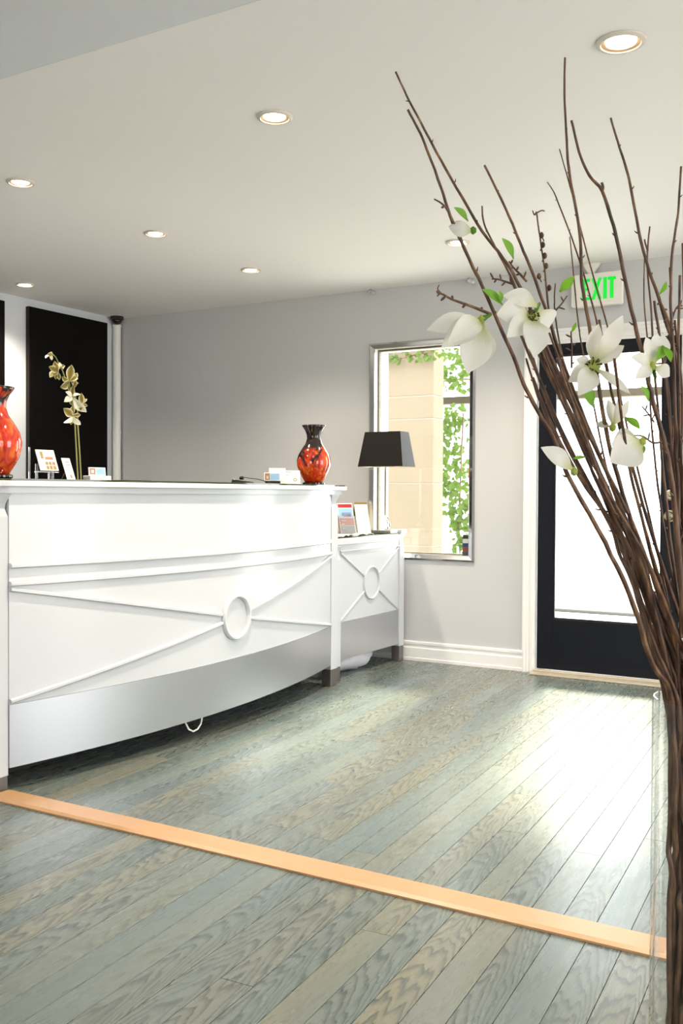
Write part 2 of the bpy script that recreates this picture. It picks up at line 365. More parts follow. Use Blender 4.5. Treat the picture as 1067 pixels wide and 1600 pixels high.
# ------------------------------------------------------------------ recessed ceiling lights
lamp_spots = [((970, 65), 'large round recessed ceiling light nearest the camera above the branches', .075, 30),
              ((429, 182), 'bright recessed ceiling light near the middle of the ceiling', .066, 30),
              ((32, 284), 'tilted recessed ceiling spot at the left edge of the picture', .062, 14),
              ((243, 364), 'small recessed ceiling spot above the middle of the desk', .062, 16),
              ((715, 378), 'recessed ceiling light behind the white magnolia bud', .066, 20),
              ((392, 421), 'recessed ceiling light above the red and black vase', .062, 16),
              ((39, 444), 'recessed ceiling spot above the tall black wall panels', .062, 14)]
GLOW = mat('lamp_glow', (1, .86, .66, 1), .4, emis=(1, .82, .58, 1), es=9, noise=0)
RIMG = mat('lamp_trim', srgb(214, 206, 196), .35, noise=.02)
BAFF = mat('lamp_baffle', srgb(190, 160, 130), .3, metal=.5, noise=.02)
for (q, lab, R, pw) in lamp_spots:
    p = onz(q[0], q[1], HC); t = thing('recessed_light', p, lab, 'ceiling light', 'recessed ceiling lights')
    mb = MB(); mb.lathe([(R*.80, -.0005), (R, -.0005), (R, -.004), (R*.93, -.008), (R*.80, -.009), (R*.78, -.006)], 40, caps=False); mb.build('trim_ring', RIMG, t, True, loc=(0, 0, 0), auto=50)
    mb = MB(); mb.lathe([(R*.79, -.006), (R*.62, -.0015), (R*.60, -.0012)], 40, caps=False); mb.build('baffle', BAFF, t, True, loc=(0, 0, 0))
    mb = MB(); mb.lathe([(R*.60, -.0012), (R*.60, -.004), (R*.45, -.008), (R*.2, -.010), (.001, -.0105)], 32, caps=False); mb.build('bulb', GLOW, t, True, loc=(0, 0, 0))
    ld = bpy.data.lights.new('downlight', 'SPOT'); ld.energy = pw*2.4; ld.color = (1, .88, .72); ld.spot_size = 2.2; ld.spot_blend = .9; ld.shadow_soft_size = .04
    lo = bpy.data.objects.new('downlight', ld); COL.objects.link(lo); lo.location = (0, 0, -.03); lo.parent = t

# ------------------------------------------------------------------ black wall panels, pipe, dome camera, clips
for (y0, y1, lab) in ((4.853, 5.625, 'tall black wall panel behind the white orchid'), (3.80, 4.636, 'tall black wall panel cut off by the left edge of the picture')):
    t = thing('wall_panel', (XL, (y0+y1)/2, .2), lab, 'wall panel', 'tall black wall panels')
    MB().box((XL+.001, y0, .25), (XL+.034, y1, 2.402)).build('edge_frame', REDEDGE, t, bevel=.002)
    MB().box((XL+.0345, y0+.003, .253), (XL+.042, y1-.003, 2.399)).build('face', BLACKP, t)
mb = MB(); mb.lathe([(.031, 0), (.031, HC-.075)], 20); mb.lathe([(.034, HC-.075), (.034, HC-.06)], 20)
for z in (.6, 1.55): mb.lathe([(.034, z), (.034, z+.02)], 20)
tag(mb.build('corner_pipe', TRIMM, None, True, loc=(XL+.034, 5.735, .001), auto=40), 'white vertical pipe in the corner under the dome camera', 'pipe')
t = thing('dome_camera', (XL+.062, 5.705, HC), 'small dark dome security camera in the ceiling corner', 'security camera')
mb = MB(); mb.lathe([(.050, -.0005), (.052, -.004), (.052, -.022), (.046, -.026)], 28); mb.build('housing', mat('camera_housing', srgb(46, 36, 32), .3, noise=.05), t, True, loc=(0, 0, 0), auto=40)
mb = MB(); mb.lathe([(.040*math.cos(a), -.0262-.038*math.sin(a)) for a in [i*math.pi/2/8 for i in range(8)]]+[(.0005, -.0643)], 28); mb.build('dome', mat('smoked_dome', srgb(30, 14, 12), .05, noise=.02, coat=.5), t, True, loc=(0, 0, 0))
for x, lab in ((-3.134, 'clear glass fitting at the ceiling line left of the window'), (-2.424, 'clear glass fitting at the ceiling line near the branches')):
    t = thing('glass_fitting', (x, YW, 2.44), lab, 'fitting', 'clear ceiling fittings')
    MB().box((-.014, -.010, -.012), (.014, -.0008, .014)).build('back_plate', mat('fitting_plate', srgb(220, 220, 222), .2, metal=.6, noise=.02), t, bevel=.002, loc=(0, 0, 0))
    mb = MB(); mb.lathe([(.006, 0), (.017, .010), (.019, .020), (.012, .032), (.002, .036)], 8); o = mb.build('crystal_knob', mat('crystal', (.95, .97, 1, 1), .02, trans=.8, ior=1.6), t, loc=(-.012, -.0103, .002)); o.rotation_euler = (math.pi/2, 0, .2)
    mb = MB(); mb.lathe([(.006, 0), (.015, .008), (.016, .018), (.010, .028), (.002, .031)], 8); o = mb.build('crystal_knob', MATS['crystal'], t, loc=(.019, -.0103, -.008)); o.rotation_euler = (math.pi/2, 0, -.2)

# ------------------------------------------------------------------ window
win = thing('window_1', (-2.77, YW, WZ0), 'window with polished metal frame looking out on a stone pillar', 'window', kind='structure')
def frame_side(name, a, b, ca, cb, parent, m):
    """mitred bar: outer corners a, b ; inner corners ca, cb (x, z)"""
    d0, d1, d2 = YW-.0008, YW-.020, YW-.010
    mid = lambda p, q, f: (p[0]+(q[0]-p[0])*f, p[1]+(q[1]-p[1])*f)
    def loop(o, i):
        return [(o[0], d0, o[1]), (o[0], d2, o[1]), (mid(o, i, .3)[0], d1, mid(o, i, .3)[1]), (mid(o, i, .9)[0], d1+.012, mid(o, i, .9)[1]), (i[0], d1+.012, i[1]), (i[0], d0, i[1])]
    mb = MB(); mb.loft([loop(a, ca), loop(b, cb)]); return mb.build(name, m, parent)
ox0, ox1, oz0, oz1 = -3.156, -2.390, .662, 2.098
ix0, ix1, iz0, iz1 = WX0+.002, WX1-.002, WZ0+.002, WZ1-.002
O = [(ox0, oz0), (ox1, oz0), (ox1, oz1), (ox0, oz1)]; I = [(ix0, iz0), (ix1, iz0), (ix1, iz1), (ix0, iz1)]
for i, nm in enumerate(('frame_sill', 'frame_jamb', 'frame_head', 'frame_jamb')):
    frame_side(nm, O[i], O[(i+1) % 4], I[i], I[(i+1) % 4], win, CHROME)
sash = mat('sash_dark', srgb(104, 94, 70), .4, noise=.1)
ys = YW+.045
for a, b in (((WX0+.001, ys, WZ0+.001), (WX0+.009, ys+.03, WZ1-.001)), ((WX1-.007, ys, WZ0+.001), (WX1-.001, ys+.03, WZ1-.001)), ((WX0+.0095, ys, WZ1-.012), (WX1-.0075, ys+.03, WZ1-.001)), ((WX0+.0095, ys, WZ0+.001), (WX1-.0075, ys+.03, WZ0+.008))):
    MB().box(a, b).build('sash', sash, win)
MB().box((WX0+.0095, ys+.012, WZ0+.0085), (WX1-.0075, ys+.018, WZ1-.0125)).build('pane', PANE, win)
# coloured blocks imitating a reflection, like book spines, in the window frame corner
t = thing('booklet', (WX1-.03, YW+.05, WZ0), 'stacked dark blocks imitating a reflection in the window corner', 'imitated reflection')
for i, c in enumerate((srgb(60, 60, 74), srgb(120, 60, 50), srgb(40, 60, 100), srgb(200, 200, 196), srgb(30, 30, 34))):
    MB().box((WX1-.046, YW+.004, WZ0+.0008+i*.027), (WX1-.004, YW+.042, WZ0+.0258+i*.027)).build('booklet_block', mat('booklet_%d' % i, c, .5, noise=.1), t)

# ------------------------------------------------------------------ door
def casing(name, x0, x1, z0, z1, horiz, label, flip=1):
    # reeded casing with a raised back band at the outer edge
    prof = [(0, 0), (0, .028), (.012, .028), (.016, .022), (.03, .020), (.032, .016), (.044, .016), (.046, .020), (.058, .018), (.062, .012), (.07, .012), (.07, 0)]
    mb = MB()
    if not horiz:
        wd = x1-x0; loop = lambda z: [((x0 + a/.07*wd) if flip > 0 else (x1 - a/.07*wd), YW-.0006-b, z) for a, b in prof]
        mb.loft([loop(z0), loop(z1)])
    else:
        ht = z1-z0; loop = lambda x: [(x, YW-.0006-b, z1 - a/.07*ht) for a, b in prof]
        mb.loft([loop(x0), loop(x1)])
    return struct(mb.build(name, TRIMM), label, 'door casing')
casing('trim_1', -2.060, -1.984, .0005, 2.010, False, 'white reeded casing at the left of the door')
casing('trim_2', -1.134, -1.055, .0005, 2.010, False, 'white reeded casing at the right of the door', -1)
casing('trim_3', -2.060, -1.055, 2.0105, 2.094, True, 'white reeded casing above the door')
mb = MB(); mb.box((DX0+.002, YW-.10, .0006), (DX1-.002, YW+.14, .012)); mb.box((DX0+.002, YW-.03, .0125), (DX1-.002, YW+.05, .022))
struct(mb.build('trim_4', mat('threshold_metal', srgb(206, 196, 176), .3, metal=.3, noise=.06), bevel=.003), 'pale metal door threshold', 'threshold')
door = thing('door_1', ((DX0+DX1)/2, YW, .02), 'navy black glazed entrance door under the exit sign', 'door', kind='structure')
y0, y1 = YW+.004, YW+.046; a0, a1 = DX0+.012, DX1-.008; gl, gr, gb, gt = -1.878, -1.237, .335, 1.938
MB().box((a0, y0, .026), (gl, y1, 2.008)).build('stile', NAVY, door, bevel=.002)
MB().box((gr, y0, .026), (a1, y1, 2.008)).build('stile', NAVY, door, bevel=.002)
MB().box((gl+.0005, y0, .026), (gr-.0005, y1, gb)).build('bottom_rail', NAVY, door, bevel=.002)
MB().box((gl+.0005, y0, gt), (gr-.0005, y1, 2.008)).build('top_rail', NAVY, door, bevel=.002)
MB().box((gl+.0005, y0+.018, gb+.0005), (gr-.0005, y0+.024, gt-.0005)).build('pane', PANE, door)
for a, b in (((gl+.0006, y0+.002, gb+.001), (gl+.010, y0+.0175, gt-.001)), ((gr-.010, y0+.002, gb+.001), (gr-.0006, y0+.0175, gt-.001)), ((gl+.0105, y0+.002, gb+.001), (gr-.0105, y0+.0175, gb+.010)), ((gl+.0105, y0+.002, gt-.010), (gr-.0105, y0+.0175, gt-.001))):
    MB().box(a, b).build('glazing_bead', NAVY, door)
for z, r in ((1.095, .030), (.975, .034)):
    mb = MB(); mb.lathe([(r, 0), (r, .006), (r*.8, .010), (r*.72, .010)], 28)
    o = mb.build('lock_rose' if z > 1 else 'knob_rose', BRASS, door, True, auto=40); o.matrix_parent_inverse = Matrix(); o.location = Vector((-1.19, y0-.0005, z))-door.location; o.rotation_euler = (math.pi/2, 0, 0)
    mb = MB()
    if z > 1: mb.lathe([(.012, .0102), (.012, .018), (.010, .020)], 20)
    else: mb.lathe([(.010, .0102), (.010, .03), (.020, .036), (.027, .048), (.024, .060), (.010, .066)], 24)
    o2 = mb.build('key_cylinder' if z > 1 else 'knob', BRASS, o, True, loc=(0, 0, 0), auto=50)

# ------------------------------------------------------------------ exit sign
es = thing('exit_sign', (-1.612, YW-.06, 2.2), 'white EXIT sign with green letters hanging above the door', 'exit sign')
SW, SH = .302, .195; sx0, sz0 = -1.763, 2.203
EXW = mat('sign_white', srgb(236, 230, 222), .4, noise=.01); GRN = mat('exit_green', srgb(20, 190, 60), .4, emis=srgb(10, 200, 50), es=.35, noise=0)
def rrect(cx, cz, hx, hz, r, y, n=5):
    out = []
    for q, (sx, sz) in enumerate(((1, 1), (-1, 1), (-1, -1), (1, -1))):
        for k in range(n+1):
            a = q*math.pi/2 + k*math.pi/2/n; out.append((cx+sx*(hx-r)+r*math.cos(a), y, cz+sz*(hz-r)+r*math.sin(a)))
    return out
yc = YW-.058
mb = MB(); mb.loft([rrect(sx0+SW/2, sz0+SH/2, SW/2, SH/2, .014, YW-.028), rrect(sx0+SW/2, sz0+SH/2, SW/2, SH/2, .014, yc+.006), rrect(sx0+SW/2, sz0+SH/2, SW/2-.004, SH/2-.004, .012, yc)])
mb.build('housing', EXW, es)
MB().box((sx0+.02, yc-.003, sz0+.02), (sx0+SW-.02, yc-.0003, sz0+SH-.02)).build('face_plate', EXW, es, bevel=.001)
def letter(polys):
    mb = MB()
    for pl in polys:
        n = len(pl); mb.loft([[(x, yc-.0033, z) for x, z in pl], [(x, yc-.0050, z) for x, z in pl]])
    mb.build('letter', GRN, es)
lz0, lz1 = sz0+.038, sz0+SH-.032; hh = lz1-lz0; st = .022
def R4(x0, z0, x1, z1): return [(x0, z0), (x1, z0), (x1, z1), (x0, z1)]
X = sx0+.066
letter([R4(X, lz0, X+st, lz1), R4(X+st, lz1-.018, X+.048, lz1), R4(X+st, lz0, X+.048, lz0+.018), R4(X+st, lz0+hh/2-.008, X+.042, lz0+hh/2+.008)])
X += .056
letter([[(X, lz0), (X+.020, lz0), (X+.062, lz1), (X+.042, lz1)], [(X+.042, lz0), (X+.062, lz0), (X+.020, lz1), (X, lz1)]])
X += .070; letter([R4(X, lz0, X+st, lz1)])
X += .028; letter([R4(X+.011, lz0, X+.033, lz1), R4(X-.002, lz1-.018, X+.046, lz1)])
mb = MB(); mb.loft([[(-1.70, YW-.045, HC-.0006), (-1.60, YW-.045, HC-.0006), (-1.60, YW-.010, HC-.0006), (-1.70, YW-.010, HC-.0006)], [(-1.665, YW-.043, sz0+SH+.0005), (-1.635, YW-.043, sz0+SH+.0005), (-1.635, YW-.032, sz0+SH+.0005), (-1.665, YW-.032, sz0+SH+.0005)]])
mb.build('canopy', EXW, es)

# ------------------------------------------------------------------ reception desk
desk = thing('reception_desk', (-3.0, 3.59, 0), 'long white curved reception desk with steel kick band and ring moulding', 'reception desk')
YA, YZ, XD, SAG = 2.449, 4.725, -2.821, .138; YM = (YA+YZ)/2; HLF = (YZ-YA)/2
def bow(y): u = (y-YM)/HLF; return XD + SAG*(1-u*u)
def bslope(y): return -2*SAG*(y-YM)/HLF**2
def nrm(y): v = Vector((1, -bslope(y), 0)); return v.normalized()
def zb(y): return .087 + (y-YA)/(YZ-YA)*.036          # band bottom
def zt(y): return .318 + (y-YA)/(YZ-YA)*.026          # band top
NS = 48; YS = [YA+.0008+(YZ-YA-.0016)*i/NS for i in range(NS+1)]
def ribbon(fz0, fz1, off0, off1, ys=YS):
    mb = MB(); loops = []
    for y in ys:
        n = nrm(y); p = Vector((bow(y), y, 0))
        a, b = p+n*off0, p+n*off1; a.y = y; b.y = y
        loops.append([(a.x, y, fz0(y)), (b.x, y, fz0(y)), (b.x, y, fz1(y)), (a.x, y, fz1(y))])
    mb.loft(loops); return mb
cz = lambda z: (lambda y: z)
ZTOP = 1.1326
ribbon(zt, cz(1.087), -.022, 0).build('front_panel', DESKW, desk, True, auto=30)
ribbon(lambda y: zb(y), lambda y: zt(y)-.0006, -.020, .003).build('kick_band', STEEL, desk, True, auto=30)
# cornice and glass: follow the bow, straight past the posts
EXT = [YA-.115] + [YA-.05] + YS + [YZ+.05] + [YZ+.122]
def topbow(y): return bow(min(max(y, YA), YZ))
def slab(z0, z1, over, back, ext=EXT):
    mb = MB(); mb.loft([[(back, y, z0), (topbow(y)+over, y, z0), (topbow(y)+over, y, z1), (back, y, z1)] for y in ext]); return mb
slab(1.1103, ZTOP, .034, -3.10).build('counter_cap', DESKW, desk, True, bevel=.003, auto=30)
slab(1.0873, 1.1100, .016, -3.08, [YA-.085]+[YA-.05]+YS+[YZ+.05]+[YZ+.092]).build('cornice_moulding', DESKW, desk, True, auto=30)
slab(ZTOP+.0003, ZTOP+.0075, .026, -3.09, [YA-.105]+[YA-.05]+YS+[YZ+.05]+[YZ+.112]).build('glass_top', DARKG, desk, True, auto=30)
def post(y0, y1, x1, foot_z, parent, ztop, dx=.062):
    cx, cy, hx, hy = x1-dx/2, (y0+y1)/2, dx/2, (y1-y0)/2
    def sq(z, g): return [(cx-hx-g, cy-hy-g, z), (cx+hx+g, cy-hy-g, z), (cx+hx+g, cy+hy+g, z), (cx-hx-g, cy+hy+g, z)]
    mb = MB(); mb.loft([sq(foot_z+.0004, 0), sq(ztop-.085, 0), sq(ztop-.072, -.004), sq(ztop-.055, -.008), sq(ztop-.038, -.006), sq(ztop-.022, .000), sq(ztop-.010, .006), sq(ztop-.0004, .008)])
    p = mb.build('post', DESKW, parent)
    mb = MB(); mb.loft([sq(.0006, -.001), sq(foot_z, -.001)]); mb.build('foot', FOOTM, p, bevel=.002)
    return p
post(YA-.066, YA-.0005, XD-.003, .060, desk, 1.087)
post(YZ+.0005, YZ+.070, XD+.004, .097, desk, 1.087)
# mouldings on the panel
def bar_on_panel(name, y0, z0, y1, z1, wd, th, fz=None, parent=desk):
    mb = MB(); loops = []; n_ = 24
    dz, dy = z1-z0, y1-y0; L = math.hypot(dz, dy); cs, sn = dy/L, dz/L
    for i in range(n_+1):
        y = y0+dy*i/n_; z = z0+dz*i/n_; lp = []
        for a, b in ((-.5, .0006), (-.5, th*.55), (-.25, th), (.25, th), (.5, th*.55), (.5, .0006)):
            yy = y - sn*a*wd; yy = min(max(yy, YA+.001), YZ-.001); n = nrm(yy); p = Vector((bow(yy), yy, z+cs*a*wd)) + n*b
            p.y = min(max(p.y, YA+.001), YZ-.001); lp.append(p)
        loops.append(lp)
    mb.loft(loops); return mb.build(name, DESKW, parent, True, auto=40)
bar_on_panel('rail_moulding', YA+.002, .823, YZ-.002, .823, .020, .016)
bar_on_panel('rail_moulding', YA+.002, .757, YZ-.002, .757, .018, .015)
RC = onx(368, 963, -2.683); RC = Vector((bow(RC.y), RC.y, .522)); RR = .106
def toward(y0, z0):
    d = Vector((RC.y-y0, RC.z-z0)); L = d.length; q = (L-RR-.004)/L; return y0+d.x*q, z0+d.y*q
for (a, b) in ((YA+.004, .738), (YA+.004, .330), (YZ-.004, .742), (YZ-.004, .352)):
    # the bars run to the ring a little above and below its middle
    e = toward(a, b); bar_on_panel('diagonal_moulding', a, b, e[0], e[1], .017, .014)
mb = MB(); loops = []
for i in range(49):
    a = 2*math.pi*i/48; lp = []
    for rr, b in ((-.0085, .0006), (-.0085, .013), (-.004, .020), (.004, .020), (.0085, .013), (.0085, .0006)):
        y = RC.y + (RR-.0085+rr)*math.cos(a); lp.append(Vector((bow(y), y, RC.z+(RR-.0085+rr)*math.sin(a))) + nrm(y)*b)
    loops.append(lp)
mb.loft(loops, caps=False); mb.build('ring_moulding', DESKW, desk, True, auto=50)
# carcass
MB().box((-3.06, YA+.001, .12), (-3.03, YZ+.001, 1.0865)).build('back_panel', DESKW, desk)
MB().box((-3.55, YA-.060, .04), (-2.887, YA-.032, 1.0865)).build('end_panel', DESKW, desk)
MB().box((-3.55, YZ+.034, .04), (-2.884, YZ+.064, 1.0865)).build('end_panel', DESKW, desk)
MB().box((-3.62, YA-.03, .735), (-3.0605, YZ+.033, .762)).build('worktop', DESKW, desk)
MB().box((-3.00, YA+.05, .12), (-2.86, YZ-.05, .145)).build('plinth_board', mat('under_desk_dark', srgb(40, 34, 28), .6, noise=.1), desk)
MB().box((-3.029, YA+.02, .001), (-3.005, YZ-.02, .1195)).build('under_desk_shade', MATS['under_desk_dark'], desk)  # dark board added to make the gap under the desk look shaded
# cable loop under the band
lp = [Vector((-2.73, 3.332, .13)), Vector((-2.725, 3.334, .085)), Vector((-2.72, 3.350, .055)), Vector((-2.718, 3.378, .041)), Vector((-2.718, 3.408, .045)), Vector((-2.72, 3.434, .063)), Vector((-2.725, 3.448, .09)), Vector((-2.73, 3.45, .13))]
tag(MB().tube(lp, .0042, 8).build('cable_loop', PAPER, None, True), 'white cable loop hanging below the steel band of the desk', 'cable')

# ------------------------------------------------------------------ side cabinet
XC = -2.868; CY0, CY1 = 4.862, 5.735; CT = .838
cab = thing('side_cabinet', (-3.1, 5.3, 0), 'low white side cabinet with steel band beside the window', 'cabinet')
post(CY0, CY0+.052, XC+.004, .085, cab, CT-.045, .056)
post(CY1-.060, CY1, XC+.004, .102, cab, CT-.0, .060)
bk = -3.36
MB().box((XC-.030, CY0+.053, .340), (XC-.008, CY1-.061, .752)).build('front_panel', DESKW, cab)
MB().box((XC-.028, CY0+.053, .116), (XC-.005, CY1-.061, .3393)).build('kick_band', STEEL, cab)
mb = MB(); mb.box((XC-.030, CY0+.053, .7605), (XC-.005, CY1-.061, CT-.046)); mb.build('fascia', DESKW, cab)
MB().box((XC-.030, CY0+.053, .7525), (XC+.003, CY1-.061, .760)).build('rail_moulding', DESKW, cab, bevel=.002)
MB().box((bk, CY0-.01, CT-.0445), (XC+.012, CY1-.072, CT-.006)).build('top', DESKW, cab, bevel=.003)
MB().box((bk, CY0-.008, CT-.0055), (XC+.006, CY1-.074, CT+.001)).build('glass_top', DARKG, cab)
MB().box((bk, CY1-.030, .05), (XC-.062, CY1-.004, CT-.0455)).build('end_panel', DESKW, cab)
MB().box((bk, CY0+.002, .05), (XC-.060, CY0+.028, CT-.0455)).build('end_panel', DESKW, cab)
MB().box((bk-.02, CY0, .05), (bk-.001, CY1, CT-.001)).build('back_panel', DESKW, cab)
mb = MB(); mb.box((XC-.066, CY1-.070, CT+.0004), (XC+.018, CY1+.012, CT+.024)); mb.build('corner_cap', DESKW, cab, bevel=.003)
cyc, czc, crr = 5.305, .545, .105
mb = MB(); loops = []
for i in range(41):
    a = 2*math.pi*i/40
    loops.append([(XC-.0078+b, cyc+(crr-.007+r)*math.cos(a), czc+(crr-.007+r)*math.sin(a)) for r, b in ((-.007, 0), (-.007, .007), (-.003, .012), (.003, .012), (.007, .007), (.007, 0))])
mb.loft(loops, caps=False); mb.build('ring_moulding', DESKW, cab, True, auto=50)
for (ya, za) in ((CY0+.056, .748), (CY0+.056, .345), (CY1-.064, .748), (CY1-.064, .345)):
    d = Vector((cyc-ya, czc-za)); Ld = d.length; e = d*((Ld-crr-.002)/Ld); sn, cs = d.y/Ld, d.x/Ld; loops = []
    for q in (.02, 1):
        y, z = ya+e.x*q, za+e.y*q
        loops.append([(XC-.0078+b, y-sn*a*.014, z+cs*a*.014) for a, b in ((-.5, 0), (-.5, .005), (-.2, .009), (.2, .009), (.5, .005), (.5, 0))])
    MB().loft(loops).build('diagonal_moulding', DESKW, cab)

# crumpled white bag under the cabinet
mb = MB(); rb = random.Random(3); nu, nv = 22, 14; vs = []
for i in range(nv+1):
    th = math.pi*i/nv
    for j in range(nu):
        ph = 2*math.pi*j/nu; k = 1+.10*math.sin(5*ph+3*th)+.07*math.sin(9*ph-4*th)+rb.uniform(-.05, .05)
        z = math.cos(th)*.085*(k if th < math.pi/2 else 1)
        vs.append((math.sin(th)*math.cos(ph)*.15*k, math.sin(th)*math.sin(ph)*.25*k, max(z, -.070)))
fs = [(i*nu+j, i*nu+(j+1) % nu, (i+1)*nu+(j+1) % nu, (i+1)*nu+j) for i in range(nv) for j in range(nu)]
mb.add(vs, fs)
bag = tag(mb.build('plastic_bag', mat('white_plastic_bag', srgb(226, 226, 230), .3, noise=.06, nscale=12, bump=.4, bscale=18), None, True, loc=(-3.07, 5.29, .0708)), 'crumpled white plastic bag pushed under the side cabinet', 'bag')

# ------------------------------------------------------------------ table lamp
LX, LY, LZ = -2.925, 5.595, CT+.0012
lamp = thing('table_lamp', (LX, LY, LZ), 'table lamp with black tapered shade and crystal ball stem', 'lamp')
MB().box((-.085, -.055, 0), (.060, .055, .020)).build('base', mat('lamp_base_grey', srgb(150, 146, 140), .2, metal=.7, noise=.04), lamp, bevel=.003, loc=(0, 0, 0))
CRY = mat('crystal_clear', (.97, .98, 1, 1), .01, trans=1, ior=1.5)
mb = MB(); mb.lathe([(.010, .0205), (.022, .030), (.030, .048), (.026, .068), (.012, .080), (.010, .083)], 10); mb.build('crystal_ball', CRY, lamp, loc=(0, 0, 0))
mb = MB(); mb.lathe([(.008, .0835), (.017, .094), (.018, .104), (.009, .114)], 10); mb.build('crystal_ball', CRY, lamp, loc=(0, 0, 0))
mb = MB(); mb.lathe([(.012, .1145), (.012, .46), (.005, .462), (.005, .52)], 20); mb.build('stem', mat('lamp_stem_metal', srgb(212, 200, 184), .1, metal=1, noise=.03), lamp, True, loc=(0, 0, 0), auto=40)
zs0, zs1 = .428, .652
bw, bd, tw, td = .1615, .092, .128, .060
def shade_loop(hw, hd, z): return [(-hw, -hd, z), (hw, -hd, z), (hw, hd, z), (-hw, hd, z)]
for i, nm in enumerate(range(4)):
    b = shade_loop(bw, bd, zs0); tp = shade_loop(tw, td, zs1); bi = shade_loop(bw-.003, bd-.003, zs0); ti = shade_loop(tw-.003, td-.003, zs1); j = (i+1) % 4
    mb = MB(); mb.add([b[i], b[j], tp[j], tp[i], bi[i], bi[j], ti[j], ti[i]], [(0, 1, 2, 3), (7, 6, 5, 4), (0, 4, 5, 1), (3, 2, 6, 7), (0, 3, 7, 4), (1, 5, 6, 2)], 0)
    mb.m = [0, 1, 0, 0, 0, 0]
    mb.build('shade_panel', [mat('black_shade_satin', srgb(16, 13, 6), .5, noise=.12, nscale=20, spec=.35), mat('shade_lining', srgb(232, 224, 206), .6, noise=.02)], lamp, loc=(0, 0, 0))
mb = MB()
for (p, q) in (((-tw+.004, 0, zs1-.02), (tw-.004, 0, zs1-.02)), ((0, -td+.004, zs1-.02), (0, td-.004, zs1-.02))): mb.tube([p, q], .0018, 6)
mb.build('shade_spider', BRASS, lamp, loc=(0, 0, 0))
mb = MB(); mb.lathe([(.012, .525), (.020, .545), (.024, .570), (.018, .592), (.004, .602)], 16); mb.build('bulb', mat('bulb_white', srgb(240, 236, 226), .3, noise=.01), lamp, True, loc=(0, 0, 0))

# ------------------------------------------------------------------ glazed vases
def vase(name, loc, H, m, label):
    k = H/940.0; t = thing(name, loc, label, 'vase', 'red glazed vases on the counter')
    prof = [(0, 150), (30, 168), (90, 206), (180, 252), (270, 282), (350, 286), (450, 262), (550, 204), (640, 142), (720, 117), (780, 121), (860, 152), (910, 190), (932, 203), (940, 196), (930, 182), (860, 140), (780, 108), (720, 104)]
    off = 50*k
    mb = MB(); mb.lathe([(.001, off)]+[(r*k, z*k+off) for z, r in prof]+[(.001, 700*k+off)], 48, caps=False); b = mb.build('body', m, t, True, loc=(0, 0, 0))
    mb = MB(); mb.lathe([(186*k, 928*k+off), (203*k, 930*k+off), (206*k, 938*k+off), (200*k, 946*k+off), (188*k, 944*k+off)], 48, caps=False); mb.build('rim', mat('vase_dark_glaze', srgb(34, 18, 12), .08, noise=.2, coat=.5), t, True, loc=(0, 0, 0))
    mb = MB(); mb.lathe([(176*k, .0004), (190*k, 14*k), (188*k, 36*k), (160*k, 49*k)], 40); mb.build('foot_ring', MATS['vase_dark_glaze'], t, True, loc=(0, 0, 0), auto=50)
    return t
VZ = ZTOP+.0078
pr = onx(490, 757, -2.895); vh = 88/FPX*(pr-EYE).dot(FW)
vase('glazed_vase', (pr.x, pr.y, VZ), vh, glaze('glaze_red_black', .58, .0), 'red and black glazed vase near the right end of the counter')
pl = onx(-8, 745, -2.895)
vase('glazed_vase', (pl.x, pl.y, VZ), vh, glaze('glaze_orange', .86, 3.3), 'orange glazed vase cut off by the left edge of the picture')
print('vase', pr, pl, vh, 'left height px', vh*FPX/((pl-EYE).dot(FW)))

# ------------------------------------------------------------------ paper goods
def card(mb, o, ex, ez, w_, h_, th=.001, mi=0, off=0.0):
    """thin slab: origin o (lower left), unit ex (right), ez (up the sheet), faces ex x ez"""
    n = Vector(ex).cross(Vector(ez)).normalized(); o = Vector(o)+n*off; ex = Vector(ex); ez = Vector(ez)
    a = [o, o+ex*w_, o+ex*w_+ez*h_, o+ez*h_]; b = [p+n*th for p in a]
    mb.add(a+b, [(3, 2, 1, 0), (4, 5, 6, 7), (0, 1, 5, 4), (1, 2, 6, 5), (2, 3, 7, 6), (3, 0, 4, 7)], mi); return n
def prints(mb, o, ex, ez, items, off):
    for (x, z, w_, h_, mi) in items: card(mb, Vector(o)+Vector(ex)*x+Vector(ez)*z, ex, ez, w_, h_, .0002, mi, off)
def basis(yaw, lean):
    """facing the camera side: ex to the right in view, ez leaning away"""
    ex = Vector((math.cos(yaw), math.sin(yaw), 0)); n = Vector((math.sin(yaw), -math.cos(yaw), 0))
    return ex, (Vector((0, 0, 1))*math.cos(lean) - n*math.sin(lean)), n
PM = [PAPER, PRINTR, PRINTB, PRINTG, PRINTO, PRINTT]
# easel with brochure
p = onx(66, 748, -2.93); p.z = VZ
ex, ez, n = basis(1.42, .42)
t = thing('brochure_easel', p, 'clear acrylic easel holding an open colour brochure beside the orange vase', 'brochure stand')
mb = MB(); wd = .088
q = Vector((0, 0, .0005)) - ex*wd/2 + n*.02
mb.box((0, -.002, 0), (.010, .002, .06), 0, Matrix.Translation(q) @ Matrix(((ex.x, -n.x, 0, 0), (ex.y, -n.y, 0, 0), (0, 0, 1, 0), (0, 0, 0, 1))))
mb.box((.072, -.002, 0), (.082, .002, .045), 0, Matrix.Translation(q) @ Matrix(((ex.x, -n.x, 0, 0), (ex.y, -n.y, 0, 0), (0, 0, 1, 0), (0, 0, 0, 1))))
mb.box((.036, -.002, 0), (.044, .002, .03), 0, Matrix.Translation(q+n*.03) @ Matrix(((ex.x, -n.x, 0, 0), (ex.y, -n.y, 0, 0), (0, 0, 1, 0), (0, 0, 0, 1))))
mb.box((-.002, -.030, .026), (.086, .004, .031), 0, Matrix.Translation(q) @ Matrix(((ex.x, -n.x, 0, 0), (ex.y, -n.y, 0, 0), (0, 0, 1, 0), (0, 0, 0, 1))))
